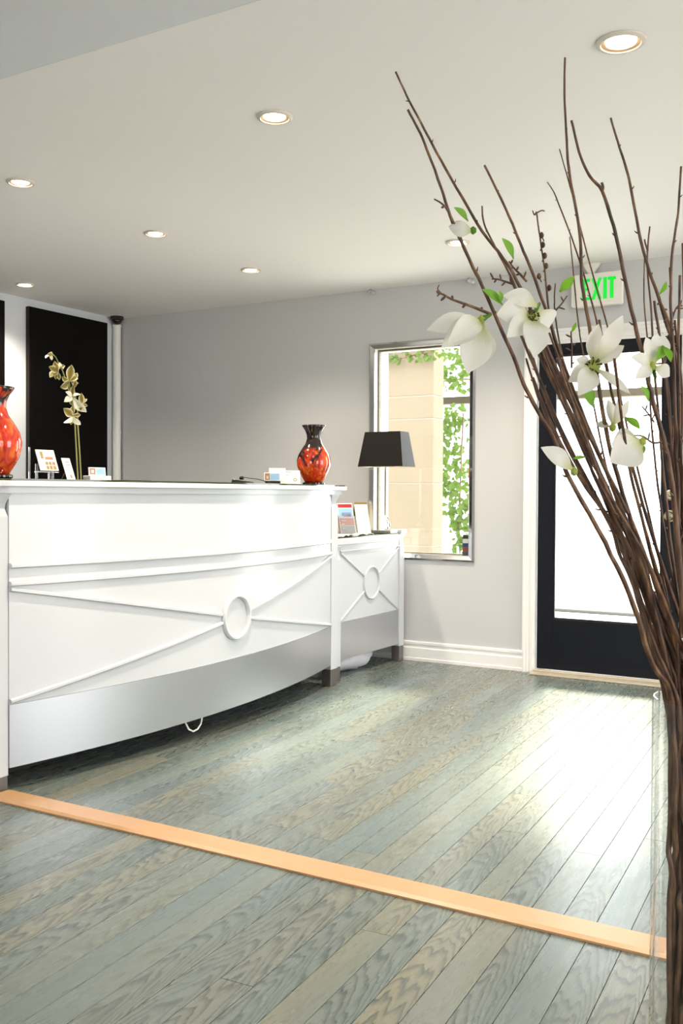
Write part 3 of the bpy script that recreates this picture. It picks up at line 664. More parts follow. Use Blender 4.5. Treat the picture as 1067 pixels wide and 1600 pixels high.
mb.box((.004, .050, 0), (.011, .054, .125), 0, Matrix.Translation(q) @ Matrix(((ex.x, -n.x, 0, 0), (ex.y, -n.y, 0, 0), (0, 0, 1, 0), (0, 0, 0, 1))))
mb.build('easel', ACRYL, t, loc=(0, 0, 0))
mb = MB(); o_ = q + Vector((0, 0, .033)) + ex*.002 + n*.028; card(mb, o_, ex, ez, .082, .088, .004)
prints(mb, o_, ex, ez, [(.016, .050, .012, .030, 4), (.034, .046, .036, .012, 5), (.030, .004, .012, .016, 4), (.045, .004, .012, .016, 4), (.060, .004, .014, .016, 4), (.030, .023, .012, .014, 4), (.045, .023, .012, .014, 4), (.060, .023, .014, .014, 5), (.004, .004, .020, .034, 0)], .0041)
mb.build('brochure', PM, t, loc=(0, 0, 0))
# leaning white card
p = onx(118, 748, -2.93); p.z = VZ
ex, ez, n = basis(1.42, .45)
t = thing('price_card', p, 'narrow white printed card leaning back beside the orchid stems', 'card')
mb = MB(); o_ = Vector((0, 0, .0008))-ex*.040; card(mb, o_, ex, ez, .040, .098, .002)
prints(mb, o_, ex, ez, [(.014, .078, .018, .004, 3), (.012, .066, .022, .003, 3), (.012, .050, .022, .0015, 3), (.012, .042, .022, .0015, 3), (.012, .034, .022, .0015, 3), (.019, .008, .008, .014, 5)], .0021)
mb.build('card_sheet', PM, t, loc=(0, 0, 0))
mb = MB(); mb.tube([o_+ex*.023-n*.004+ez*.06, Vector((0, 0, .002))-ex*.023-n*.062], .0015, 6); mb.build('prop_wire', BRASS, t, loc=(0, 0, 0))
# card box with photo cards
p = onx(153, 748, -2.94); p.z = VZ
ex, ez, n = basis(1.42, .12)
t = thing('card_box', p, 'small white box with a blue photo card right of the orchid stems', 'card holder')
M = Matrix.Translation(Vector((0, 0, .0005))) @ Matrix(((ex.x, -n.x, 0, 0), (ex.y, -n.y, 0, 0), (0, 0, 1, 0), (0, 0, 0, 1)))
MB().box((-.054, -.02, 0), (.054, .03, .020), 0, M).build('box', PAPER, t, bevel=.002, loc=(0, 0, 0))
mb = MB(); o_ = Vector((0, 0, .021))-ex*.048; card(mb, o_, ex, ez, .084, .034, .006)
prints(mb, o_, ex, ez, [(.004, .004, .028, .026, 5), (.011, .010, .014, .014, 0), (.036, .003, .046, .026, 2)], .0062); mb.build('photo_card', PM, t, loc=(0, 0, 0))
# flat black pad
p0 = onx(170, 748, -3.0); p1 = onx(226, 749, -3.0)
tag(MB().box((-3.07, p0.y+.05, VZ), (-2.93, p1.y-.03, VZ+.006)).build('desk_pad', DARK, bevel=.002), 'thin flat black pad lying on the counter', 'pad')
# phone-like device
p = onx(388, 752, -2.95); p.z = VZ
t = thing('signature_pad', p, 'low black card reader with a cable on the counter', 'card reader')
mb = MB(); M2 = Matrix.Rotation(YAW, 4, 'Z')
mb.loft([[M2 @ Vector(v) for v in ((-.085, -.05, .0005), (.03, -.05, .0005), (.03, .05, .0005), (-.085, .05, .0005))], [M2 @ Vector(v) for v in ((-.078, -.045, .024), (.025, -.045, .010), (.025, .045, .010), (-.078, .045, .024))]])
mb.build('body', DARK, t, bevel=.003, loc=(0, 0, 0))
mb = MB(); mb.lathe([(.001, .0150), (.011, .0165), (.012, .026), (.008, .033), (.001, .035)], 16, c=(M2 @ Vector((-.035, 0, .006)))[:], caps=False); mb.build('knob', DARK, t, True, loc=(0, 0, 0))
mb = MB(); mb.tube([M2 @ Vector(v) for v in ((-.03, 0, .034), (.0, 0, .030), (.05, .0, .024), (.09, 0, .014), (.12, 0, .003))], .0022, 6); mb.build('cable', DARK, t, True, loc=(0, 0, 0))
# card holder group
p = onx(426, 755, -2.90); p.z = VZ
ex, ez, n = basis(YAW+.15, .2)
t = thing('business_card_holder', p, 'small dark card holder with photo cards left of the red and black vase', 'card holder')
M = Matrix.Translation(Vector((0, 0, .0005))) @ Matrix(((ex.x, -n.x, 0, 0), (ex.y, -n.y, 0, 0), (0, 0, 1, 0), (0, 0, 0, 1)))
mb = MB(); mb.box((-.040, -.014, 0), (.040, .012, .016), 0, M); mb.build('tray', DARK, t, bevel=.002, loc=(0, 0, 0))
mb = MB(); o_ = Vector((0, 0, .017))-ex*.045; card(mb, o_, ex, ez, .085, .044, .006); prints(mb, o_, ex, ez, [(.004, .004, .026, .036, 5), (.011, .010, .012, .016, 0), (.032, .004, .048, .034, 2)], .0062); mb.build('photo_card', PM, t, loc=(0, 0, 0))
mb = MB(); o_ = Vector((0, 0, .0165))-ex*.018-n*.004-n*.008; card(mb, o_, ex, ez, .088, .070, .002); mb.build('tall_card', PAPER, t, loc=(0, 0, 0))
p = onx(452, 757, -2.86); p.z = VZ
ex, ez, n = basis(YAW+.2, .35)
t = thing('sign_card', p, 'white folded card with a small green emblem against the red and black vase', 'card')
mb = MB(); o_ = Vector((0, 0, .0008))-ex*.062; card(mb, o_, ex, ez, .122, .078, .002)
prints(mb, o_, ex, ez, [(.030, .066, .05, .003, 3), (.012, .050, .05, .002, 3), (.012, .044, .04, .002, 3)], .0021)
cc = o_+ex*.094+ez*.026
for k in range(10):
    a0_, a1_ = 2*math.pi*k/10, 2*math.pi*(k+1)/10
    mb.add([cc+n*.0023+(ex*math.cos(a)+ez*math.sin(a))*r for a in (a0_, a1_) for r in (.006, .010)], [(0, 1, 3, 2)], 4)
mb.build('front_sheet', PM, t, loc=(0, 0, 0))
mb = MB(); ezb = Vector((0, 0, 1))*math.cos(.35)+n*math.sin(.35); card(mb, Vector((0, 0, .0008))-ex*.062-n*.058, ex, ezb, .122, .078, .0015); mb.build('back_sheet', PAPER, t, loc=(0, 0, 0))

# brochures on the side cabinet
CZ = CT+.0013
p = onx(546, 828, -2.95); p.z = CZ
ex, ez, n = basis(YAW+.6, .26)
t = thing('brochure_rack', p, 'clear rack with a red and blue leaflet on the side cabinet', 'brochure stand')
mb = MB(); o_ = Vector((0, 0, .001))-ex*.062; card(mb, o_, ex, ez, .112, .200, .003)
prints(mb, o_, ex, ez, [(.004, .172, .104, .022, 1), (.004, .108, .104, .060, 2), (.024, .112, .070, .030, 1), (.004, .060, .104, .046, 1), (.014, .090, .06, .006, 0), (.014, .076, .07, .004, 0), (.014, .066, .05, .004, 0), (.004, .004, .104, .054, 3), (.020, .040, .07, .004, 0), (.020, .024, .07, .006, 0)], .0031)
mb.build('leaflet', PM, t, loc=(0, 0, 0))
mb = MB(); card(mb, o_-ex*.004+n*.010, ex, ez, .120, .120, .002); mb.box((-.066, -.012, 0), (.054, .030, .003), 0, M := Matrix.Translation(Vector((0, 0, .0003))) @ Matrix(((ex.x, -n.x, 0, 0), (ex.y, -n.y, 0, 0), (0, 0, 1, 0), (0, 0, 0, 1))))
mb.build('holder', ACRYL, t, loc=(0, 0, 0))
mb = MB(); card(mb, o_-n*.010+ez*.004, ex, ez, .112, .196, .002, 5); mb.build('leaflet', PM, t, loc=(0, 0, 0))
p = onx(570, 829, -2.95); p.z = CZ
ex, ez, n = basis(YAW+.6, .26)
t = thing('white_menu_stand', p, 'plain white leaning sign between the leaflet rack and the lamp', 'sign')
mb = MB(); o_ = Vector((0, 0, .001))-ex*.05; card(mb, o_, ex, ez, .098, .205, .003); mb.build('front_sheet', PAPER, t, loc=(0, 0, 0))
mb = MB(); ezb = Vector((0, 0, 1))*math.cos(.18)+n*math.sin(.18); card(mb, Vector((0, 0, .001))-ex*.05-n*.082, ex, ezb, .098, .203, .002); mb.build('back_sheet', PRINTO, t, loc=(0, 0, 0))
for i, (a, b, rz, lab) in enumerate(((536, 836, .2, 'open white magazine lying in front of the leaflet rack'), (566, 834, -.1, 'folded white paper lying in front of the white leaning sign'))):
    p = onx(a, b, -2.895); mb = MB(); L_ = 10; loops = []
    for k in range(L_+1):
        u = k/L_*2-1; z = .003+.010*(1-abs(u))**.5*abs(u)**.5*1.6
        loops.append([(u*.085, -.045, z), (u*.085, .045, z), (u*.085, .045, z+.0025), (u*.085, -.045, z+.0025)])
    mb.loft(loops); mm = mb.build('magazine' if i == 0 else 'folded_paper', PAPER, None, True, auto=30); mm.location = (p.x-.03, min(p.y+.03, 5.55), CZ-.0025); mm.rotation_euler = (0, 0, 1.57+rz); tag(mm, lab, 'paper')

# ------------------------------------------------------------------ petals
def petal(name, base, tip, wd, normal, m, parent, bend=.15, cup=.2, full=.55, nl=8, nw=4, lift=0):
    base, tip = Vector(base), Vector(tip); d = tip-base; L = d.length; t = d.normalized(); s = t.cross(normal).normalized(); n = s.cross(t)
    mb = MB(); uv = []; vs = []
    for i in range(nl+1):
        u = i/nl
        wv = wd*.5*max(0, math.sin(math.pi*u**1.12))**.92 if 0 < u < 1 else 0
        wv = max(wv, wd*(.10 if u < .5 else .02))
        c = base + d*u + n*(bend*L*math.sin(math.pi*u)) + n*(lift*L*u*u)
        for j in range(-nw//2, nw//2+1):
            q = j/(nw/2); vs.append(c + s*(wv*q) + n*(cup*wv*(q*q))); uv.append((q*.5+.5, u))
    k = nw+1; fs = [(i*k+j, i*k+j+1, (i+1)*k+j+1, (i+1)*k+j) for i in range(nl) for j in range(nw)]
    mb.add(vs, fs); mb.uv = uv
    return mb.build(name, m, parent, True)

# ------------------------------------------------------------------ orchid
oc = onx(124, 745, -3.20)
orch = thing('potted_orchid', (oc.x, oc.y, .7625), 'white and olive orchid spray in front of the black wall panel', 'orchid')
def oq(x, y, dd=0): return onx(x, y, oc.x+dd)
mb = MB(); mb.lathe([(.045, .0004), (.060, .09), (.064, .092), (.064, .105), (.056, .105), (.050, .07), (.001, .07)], 24, c=(oc.x, oc.y, .7625), caps=True); mb.build('pot', mat('orchid_pot_white', srgb(230, 228, 224), .3, noise=.02), orch, True, auto=40)
base_l = Vector((oc.x, oc.y-.01, .838)); base_r = Vector((oc.x, oc.y+.012, .838))
st1 = [base_l, oq(121.5, 745), oq(119.5, 710), oq(117, 663), oq(113, 632), oq(106, 603), oq(98, 580), oq(92, 568), oq(87, 558), oq(83, 554), oq(79, 555.5)]
st2 = [base_r, oq(126.5, 745), oq(124.5, 710), oq(121.5, 663), oq(121, 640), oq(117, 615), oq(113, 600), oq(110, 592)]
MB().tube(st1, [.0034]*4+[.003]*3+[.002]*4, 8).build('stem', STEMG, orch, True)
MB().tube(st2, [.0034]*4+[.003]*4, 8).build('stem', STEMG, orch, True)
tocam = -FW
fl = [((107.5, 596), [(112, 570), (121, 588), (94, 605), (97, 588), (122, 600), (109, 610)], 'ORC'),
      ((113.5, 620), [(116, 601), (126, 616), (100, 628), (102, 612), (135, 644), (111, 633)], 'ORC'),
      ((113, 650), [(114, 634), (126, 648), (100, 661), (99, 638), (126, 664), (111, 664)], 'ORC'),
      ((90, 581), [(85, 564), (76, 573), (78, 590), (87, 593), (93, 594)], 'ORC'),
      ((128, 632), [(136, 623), (137, 634), (126, 642), (127, 614)], 'ORC'),
      ((118, 594), [(120, 582), (122, 592), (117, 606)], 'ORC'),
      ((95, 574), [(101, 571), (99, 577), (93, 566)], 'ORC'),
      ((81, 554), [(71, 560), (74, 553), (81, 563)], 'ORC')]
rf = random.Random(5)
for (c, tips, _) in fl:
    ctr = oq(*c, .012)
    mb = MB(); mb.lathe([(.001, -.006), (.005, -.003), (.006, .002), (.003, .006), (.001, .007)], 10, c=ctr[:], caps=False)
    f = mb.build('flower', STEMG, orch, True)
    for tp in tips:
        q = oq(*tp, .012+rf.uniform(-.006, .022)); L = (q-ctr).length
        petal('petal', ctr, q, max(.015, L*.50), tocam+Vector((rf.uniform(-.5, .5), rf.uniform(-.5, .5), rf.uniform(-.5, .5))), ORCHP, f, bend=.08, cup=.25, nl=6)

# ------------------------------------------------------------------ glass floor vase and branches
DV = 1.9; VR = .105; VH = .70
vc = ond(1021+VR/DV*FPX+2, 1092, DV); VCX, VCY = vc.x, vc.y; VH = vc.z
VASEG = pane_glass(); VASEG.name = 'vase_glass'
for n_ in VASEG.node_tree.nodes:
    if n_.type == 'BSDF_TRANSPARENT': n_.inputs[0].default_value = (.99, .995, .99, 1)
gv = thing('glass_floor_vase', (VCX, VCY, .0005), 'tall clear glass cylinder vase holding the brown branches at the right', 'vase')
mb = MB(); mb.lathe([(.001, 0), (VR-.004, 0), (VR, .004), (VR, VH-.004), (VR-.002, VH), (VR-.005, VH), (VR-.006, VH-.004), (VR-.006, .030), (VR-.014, .022), (.001, .022)], 64, caps=False)
mb.build('cylinder', VASEG, gv, True, loc=(0, 0, 0), auto=60)
VC = Vector((VCX, VCY, 0))
rimz = VH
def smooth_path(pts, n=5):
    out = []
    P = [pts[0]]+pts+[pts[-1]]
    for i in range(1, len(P)-2):
        for k in range(n):
            u = k/n; a, b, c, d = P[i-1], P[i], P[i+1], P[i+2]
            out.append(.5*((2*b)+(c-a)*u+(2*a-5*b+4*c-d)*u*u+(3*b-a-3*c+d)*u**3))
    out.append(pts[-1]); return out
rbz = random.Random(11)
STEMS = []
from mathutils.kdtree import KDTree
def ease_apart(iters=60):
    owner = []; P = []; R = []
    for b, (o, pts, rad, bot) in enumerate(STEMS):
        for k, p in enumerate(pts): owner.append(b); P.append(p.copy()); R.append(rad[k])
    n = len(P)
    for it in range(iters):
        kd = KDTree(n)
        for i, p in enumerate(P): kd.insert(p, i)
        kd.balance(); D = [Vector() for _ in range(n)]; hits = 0
        for i, p in enumerate(P):
            for (co, j, d) in kd.find_range(p, R[i]+.0105):
                if owner[j] == owner[i]: continue
                need = math.hypot(R[i]+R[j]+.0012, .003)
                if d < need:
                    hits += 1; v = p-co
                    if v.length < 1e-5: v = Vector((math.cos(owner[i]), math.sin(owner[i]), 0))
                    v.z *= .2; D[i] += v.normalized()*min(.0025, (need-d)*.55)
        if not hits: break
        for _ in range(2):
            D = [(D[i]*2 + (D[i-1] if i and owner[i-1] == owner[i] else D[i]) + (D[i+1] if i < n-1 and owner[i+1] == owner[i] else D[i]))*.25 for i in range(n)]
        for i in range(n):
            m = D[i].length
            if m > .003: D[i] *= .003/m
            P[i] += D[i]*1.5
            if P[i].z < rimz+.004:
                v = Vector((P[i].x-VCX, P[i].y-VCY)); lim = VR-.0075-R[i]
                if v.length > lim: v *= lim/v.length; P[i].x, P[i].y = VCX+v.x, VCY+v.y
    print('stem contacts left', hits)
    i = 0
    for b, (o, pts, rad, bot) in enumerate(STEMS):
        sp = P[i:i+len(pts)]; i += len(pts); mb = MB(); mb.tube(sp, rad, 7); N_ = len(sp)
        for k in range(6, int(N_*.42), 9):
            t_ = (sp[k+1]-sp[k-1]).normalized(); a = Vector((rbz.uniform(-1, 1), rbz.uniform(-1, 1), rbz.uniform(-.3, .6))); a = (a-t_*a.dot(t_)).normalized()
            L = rad[k]*rbz.uniform(1.6, 3.0); b0 = sp[k]; mb.tube([b0, b0+(a-t_*.5)*L*.6, b0+(a-t_*.8)*L], [rad[k]*.6, rad[k]*.5, rad[k]*.2], 5)
        me = o.data; me.from_pydata([Vector(v)-bot for v in mb.v], [], mb.f); me.materials.append(BARK); me.update(); me.shade_smooth()
def clampv(p, r=VR-.017):
    v = Vector((p.x-VCX, p.y-VCY)); L = v.length
    if L > r: v *= r/L
    return Vector((VCX+v.x, VCY+v.y, p.z))
def branch(name, px, dt, dr, r0, r1, label, group='bare branches in the glass vase', floor_slot=None):
    """px: pixel polyline from tip down to the vase rim; dt, dr: distance at tip and at the rim"""
    n = len(px); pts = []
    yt, yr = px[0][1], px[-1][1]
    for (x, y) in px:
        u = max(0, min(1, (y-yt)/max(1, yr-yt))); pts.append(ond(x, y, dt+(dr-dt)*u**.8))
    # into the vase
    rim = clampv(pts[-1]); rim.z = min(pts[-1].z, rimz); pts[-1] = rim
    sl = floor_slot or (rbz.uniform(-.06, .06), rbz.uniform(-.06, .06))
    bot = clampv(Vector((VCX+sl[0], VCY+sl[1], .034)), VR-.02)
    pts += [clampv(rim.lerp(bot, .35)+Vector((rbz.uniform(-.006, .006), rbz.uniform(-.006, .006), 0))), clampv(rim.lerp(bot, .7)), bot]
    sp = smooth_path(pts, 5); N_ = len(sp)
    rad = [.8*(r1+(r0-r1)*(i/(N_-1))**1.1)*(1+.05*math.sin(i*2.3)) for i in range(N_)]
    for i in range(1, N_-8): sp[i] = sp[i]+Vector((rbz.uniform(-1, 1), rbz.uniform(-1, 1), 0))*rad[i]*.22
    # resample evenly; the mesh is grown later, once the stems have been eased apart
    cum = [0]
    for a_, b_ in zip(sp, sp[1:]): cum.append(cum[-1]+(b_-a_).length)
    n2 = max(8, int(cum[-1]/.009)); P2 = []; R2 = []; k_ = 0
    for q in range(n2+1):
        tgt = cum[-1]*q/n2
        while k_ < len(cum)-2 and cum[k_+1] < tgt: k_ += 1
        f_ = (tgt-cum[k_])/max(1e-9, cum[k_+1]-cum[k_]); P2.append(sp[k_].lerp(sp[k_+1], f_)); R2.append(rad[k_]+(rad[k_+1]-rad[k_])*f_)
    o = bpy.data.objects.new(name, bpy.data.meshes.new(name)); COL.objects.link(o); o.location = bot
    tag(o, label, 'branch', group); STEMS.append((o, P2, R2, bot))
    return o, (lambda y: dt+(dr-dt)*max(0, min(1, (y-yt)/max(1, yr-yt)))**.8)
def twig(parent, dfun, px, r0, r1, nubs=0):
    pts = [ond(x, y, dfun(y)+dz) for x, y, dz in px]; sp = smooth_path(pts, 4); n = len(sp)
    mb = MB(); mb.tube(sp, [r0+(r1-r0)*i/(n-1) for i in range(n)], 6)
    for k in range(nubs):
        i = int((k+1)/(nubs+1)*(n-1)); t_ = (sp[min(i+1, n-1)]-sp[i-1]).normalized(); s = 1 if k % 2 else -1
        a = (t_.cross(FW)*s+t_*.5).normalized(); L = rbz.uniform(.006, .014)
        mb.tube([sp[i], sp[i]+a*L*.6, sp[i]+a*L], [r0*.7, r0*.9, r0*.5], 5)
    return mb.build('twig', BARK, parent, True)
def leaf(parent, dfun, b, t_, wpx, dz=.0, name='leaf', m=None):
    d = dfun(b[1]); return petal(name, ond(b[0], b[1], d), ond(t_[0], t_[1], d+dz), wpx*d/FPX, -FW+Vector((.3, .1, .3)), m or LEAFG, parent, bend=.08, cup=.35)
def flower(parent, dfun, ctr, petals, stamen=True, calyx=None, dz0=-.012, big=1.1):
    d = dfun(ctr[1])+dz0; c = ond(ctr[0], ctr[1], d)
    mb = MB()
    if stamen:
        mb.lathe([(.001, -.011*big), (.008*big, -.007*big), (.011*big, 0), (.008*big, .007*big), (.001, .011*big)], 12, c=c[:], caps=False)
        rs = random.Random(int(ctr[0]))
        for k in range(90):
            a = Vector((rs.gauss(0, 1), rs.gauss(0, 1), rs.gauss(0, 1))).normalized(); mb.tube([c+a*.008*big, c+a*.0135*big], [.0010, .0014], 5, 1)
    else:
        mb.lathe([(.001, -.008), (.006, -.005), (.007, .003), (.001, .009)], 10, c=c[:], caps=False)
    f = mb.build('flower', [mat('flower_core_green', srgb(146, 158, 70), .6, noise=.1, nscale=60), mat('stamen_brown', srgb(72, 52, 30), .6, noise=.2, nscale=80)], parent, True)
    if calyx:
        p2 = ond(calyx[0], calyx[1], dfun(calyx[1])); o = MB().tube([c, c.lerp(p2, .5), p2], [.007, .004, .003], 8).build('flower_stalk', LEAFG, f, True); 
    for pt in petals:
        (tx, ty, wpx), ex_ = pt[:3], pt[3:]
        dz = ex_[0] if len(ex_) > 0 else 0; bend = ex_[1] if len(ex_) > 1 else .12; lift = ex_[2] if len(ex_) > 2 else 0; cup = ex_[3] if len(ex_) > 3 else .25
        bx = ex_[4] if len(ex_) > 4 else None
        cb = ond(bx[0], bx[1], d) if bx else c
        tp = ond(tx, ty, d+dz); dirn = (tp-cb).normalized()
        petal('petal', cb+dirn*.004, tp, wpx*d/FPX, -FW+Vector((.15, .1, .25)), WHITEP, f, bend=bend, cup=cup, lift=lift, nl=9, nw=6)
    return f

b1, d1 = branch('magnolia_branch', [(617.9, 112), (641.6, 162), (671, 217), (703, 276), (753, 361), (794, 415), (826, 478), (860, 556), (905, 650), (958, 760), (1004, 890), (1036, 1010), (1050, 1092)], 1.72, DV-.02, .0075, .0022, 'long bare branch whose tip reaches furthest left and up over the ceiling')
b2, d2 = branch('magnolia_branch', [(637, 171), (662, 221), (689.5, 294.5), (705.5, 345), (726, 390), (762.5, 468), (801, 555), (825, 615), (865, 685), (886, 740), (945, 848), (990, 945), (1020, 1040), (1036, 1092)], 1.66, DV-.05, .0080, .0026, 'magnolia branch bowing lowest to the left with a hanging flower and a closed bud')
b3, d3 = branch('magnolia_branch', [(756.6, 258), (790, 326.5), (813, 381), (835.6, 436), (858, 500), (877, 560), (915, 660), (968, 790), (1015, 930), (1044, 1030), (1062, 1092)], 1.78, DV, .0080, .0026, 'magnolia branch with the wide open flower beside the door casing')
b4, d4 = branch('magnolia_branch', [(753, 322), (757, 352), (781, 400), (804, 445), (840, 530), (890, 640), (940, 745), (992, 872), (1030, 1000), (1056, 1092)], 1.95, DV+.03, .0070, .0020, 'thin forked branch rising between the closed bud and the open flower')
b5, d5 = branch('magnolia_branch', [(882.6, 90), (882, 162), (886, 230), (890, 276), (906, 363), (908.6, 436), (920, 509), (935, 600), (950, 690), (990, 830), (1030, 970), (1070, 1092)], 1.85, DV, .0080, .0024, 'tallest straight bare branch standing in front of the exit sign')
b6, d6 = branch('magnolia_branch', [(892.6, 188), (908.6, 249), (925, 280), (940.5, 299), (963.4, 372), (981.6, 463), (1004.5, 557), (1020, 625), (1040, 700), (1052, 780), (1066, 940), (1078, 1092)], 1.70, DV-.04, .0085, .0026, 'kinked thick branch passing the right edge of the exit sign')
b7, d7 = branch('magnolia_branch', [(954, 184), (968, 232), (981.6, 276), (1004.5, 390), (1029.5, 468), (1050, 536), (1064, 610), (1076, 760), (1092, 930), (1098, 1092)], 1.80, DV, .0080, .0024, 'straight branch leaning left of the bright frame edge toward the ceiling')
b8, d8 = branch('magnolia_branch', [(874, 233), (895, 308), (917.7, 399.5), (949.7, 513.6), (965, 600), (985, 690), (1020, 830), (1050, 970), (1082, 1092)], 2.15, DV+.05, .0050, .0016, 'thin straight twig leaning across the exit sign letters')
b9, d9 = branch('magnolia_branch', [(855, 284.5), (864, 298), (872, 317), (899.5, 390), (927, 481.6), (948, 580), (975, 700), (1010, 840), (1046, 980), (1076, 1092)], 2.22, DV+.06, .0050, .0015, 'thin twig with a hooked tip left of the exit sign')
b10, d10 = branch('magnolia_branch', [(890, 370), (895, 418), (906, 525), (925, 620), (950, 740), (995, 880), (1034, 1000), (1062, 1092)], 2.1, DV+.05, .0050, .0015, 'short thin twig ending at the left edge of the exit sign')
b11, d11 = branch('magnolia_branch', [(1064, 260), (1059, 335.6), (1050, 399.5), (1048, 481.6), (1052, 559), (1056, 680), (1066, 850), (1082, 980), (1104, 1092)], 1.78, DV-.03, .0080, .0024, 'upright branch nearest the right edge of the picture')
b12, d12 = branch('magnolia_branch', [(1015, 354), (1011, 408.6), (1018, 491), (1021, 560), (1030, 660), (1040, 780), (1058, 930), (1086, 1092)], 2.0, DV+.04, .0060, .0020, 'upright twig right of the exit sign with a short forked tip')
b13, d13 = branch('magnolia_branch', [(838, 331), (845, 381), (851.6, 427), (856, 472.5), (868, 540), (898, 640), (945, 770), (998, 900), (1036, 1020), (1060, 1092)], 1.9, DV+.01, .0060, .0018, 'twig lined with round buds rising left of the exit sign')
b14, d14 = branch('magnolia_branch', [(867.5, 443), (866, 470), (870, 513), (884, 580), (916, 690), (962, 810), (1010, 940), (1046, 1040), (1066, 1092)], 1.98, DV+.02, .0055, .0016, 'short budded twig with a bright green leaf at its tip')
b15, d15 = branch('magnolia_branch', [(1045.5, 418), (1049, 491), (1054, 600), (1050, 720), (1056, 860), (1076, 1000), (1098, 1092)], 2.1, DV+.05, .0050, .0016, 'short dark twig in front of the door lock stile')
b16, d16 = branch('magnolia_branch', [(1007, 400), (1006, 470), (1014, 560), (1016, 640), (1028, 760), (1050, 900), (1080, 1020), (1096, 1092)], 2.05, DV+.04, .0055, .0016, 'slim upright twig just right of the kinked thick branch')
# fillers of the dense bundle
rl = random.Random(17)
fillers = [((806, 470), (838, 545), (890, 652)), ((816, 500), (850, 570), (900, 665)), ((812, 520), (842, 590), (886, 690)), ((828, 545), (852, 620), (893, 712)), ((838, 520), (872, 600), (912, 690)), ((845, 545), (884, 640), (925, 735)),
           ((858, 520), (892, 610), (930, 700)), ((822, 560), (845, 632), (880, 705)), ((870, 560), (905, 660), (945, 760)), ((800, 440), (850, 548), (905, 660)), ((936, 500), (955, 610), (985, 720)), ((1022, 470), (1040, 600), (1052, 740)),
           ((1062, 430), (1060, 560), (1064, 740)), ((1034, 520), (1046, 640), (1050, 760)), ((960, 560), (972, 660), (990, 760)), ((1054, 500), (1066, 620), (1062, 760)), ((1066, 380), (1070, 520), (1075, 700)), ((832, 590), (858, 655), (905, 745))]
for i, f3 in enumerate(fillers):
    (x2, y2) = f3[2]; dtp = 1.9+rl.uniform(-.22, .28); xr = 1038+i % 9*7+rl.uniform(-3, 3) if x2 < 960 else 1075+(i % 6)*8
    f_x = lambda u, e=1.25: x2+(xr-x2)*(u**e)
    f_y = lambda u: y2+(1092-y2)*u
    e = .80 if x2 < 960 else 1.1
    px = list(f3)+[(f_x(u, e), f_y(u)) for u in (.3, .55, .8, 1)]
    branch('magnolia_branch', px, dtp, DV+rl.uniform(-.06, .06), rl.uniform(.0060, .0085), rl.uniform(.0022, .0040), 'brown branch packed in the middle of the dense bundle above the glass vase', 'packed branches of the bundle')
for i in range(10):
    xr = 1062+i*12; x2 = 1062+i*11
    px = [(x2+rl.uniform(-6, 10)+8, 560+rl.uniform(-120, 160)), (x2+4, 800), (x2+2, 950), (xr, 1092)]
    branch('magnolia_branch', px, 1.9+rl.uniform(-.15, .15), DV+rl.uniform(-.06, .06), rl.uniform(.007, .009), .003, 'brown branch packed in the right half of the bundle above the glass vase', 'packed branches at the right edge')

ease_apart()
# twigs
twig(b2, d2, [(767, 490.8, 0), (735, 478, -.01), (707, 468, -.02), (689.5, 459, -.03), (683, 463, -.03)], .003, .0014, 5)
twig(b2, d2, [(690, 459.5, -.03), (684, 452, -.03), (686, 445, -.03)], .0016, .0010)
twig(b2, d2, [(726, 390, 0), (717, 340+26, 0), (700, 330, -.01), (690, 318, -.02), (678, 311, -.02)], .0026, .0012, 2)
twig(b3, d3, [(823, 440, 0), (812, 428, 0), (802, 418, .01), (795, 408, .01)], .0024, .0014, 5)
twig(b4, d4, [(804, 445, 0), (790, 440, 0), (776, 436, 0), (768, 436, 0)], .0024, .0014, 5)
twig(b13, d13, [(838, 331, 0), (835, 336, 0), (832, 329, 0)], .0016, .001); twig(b13, d13, [(838, 333, 0), (846, 329, 0), (851, 330, 0)], .0016, .001)
for (x, y) in ((846, 368), (848, 383), (851, 400), (853, 416), (842, 432), (858, 450)):
    c = ond(x, y, d13(y)); MB().lathe([(.0005, -.006), (.0042, -.003), (.0048, .001), (.003, .005), (.0005, .007)], 10, c=c[:], caps=False).build('bud', BARK, b13, True)
    MB().tube([c, ond(x+(4 if x < 848 else -4), y+9, d13(y+9))], .0012, 5).build('bud_stalk', BARK, b13, True)
twig(b14, d14, [(868, 485, 0), (878, 474, 0), (886, 462, 0)], .002, .0012, 2)
twig(b6, d6, [(940.5, 299, 0), (942, 292, 0), (940, 285, 0)], .003, .0022); twig(b12, d12, [(1012, 392, 0), (1008, 380, 0), (1007, 374, 0)], .0022, .0016)
twig(b7, d7, [(1029, 468, 0), (1040, 490, -.01), (1050, 520, -.01), (1052, 550, 0)], .0026, .0018, 6)
twig(b7, d7, [(1044, 520, 0), (1056, 482, 0), (1066, 478, 0)], .002, .0014, 4)
twig(b6, d6, [(1004, 557, 0), (1020, 568, .02), (1036, 568, .03), (1046, 575, .03)], .0022, .0014, 2)
twig(b6, d6, [(1035, 690, 0), (1020, 692, 0), (1005, 682, 0), (990, 680, 0)], .0022, .0014, 1)
twig(b6, d6, [(1022, 660, 0), (1014, 648, 0), (1003, 635, 0)], .0018, .0012, 3)

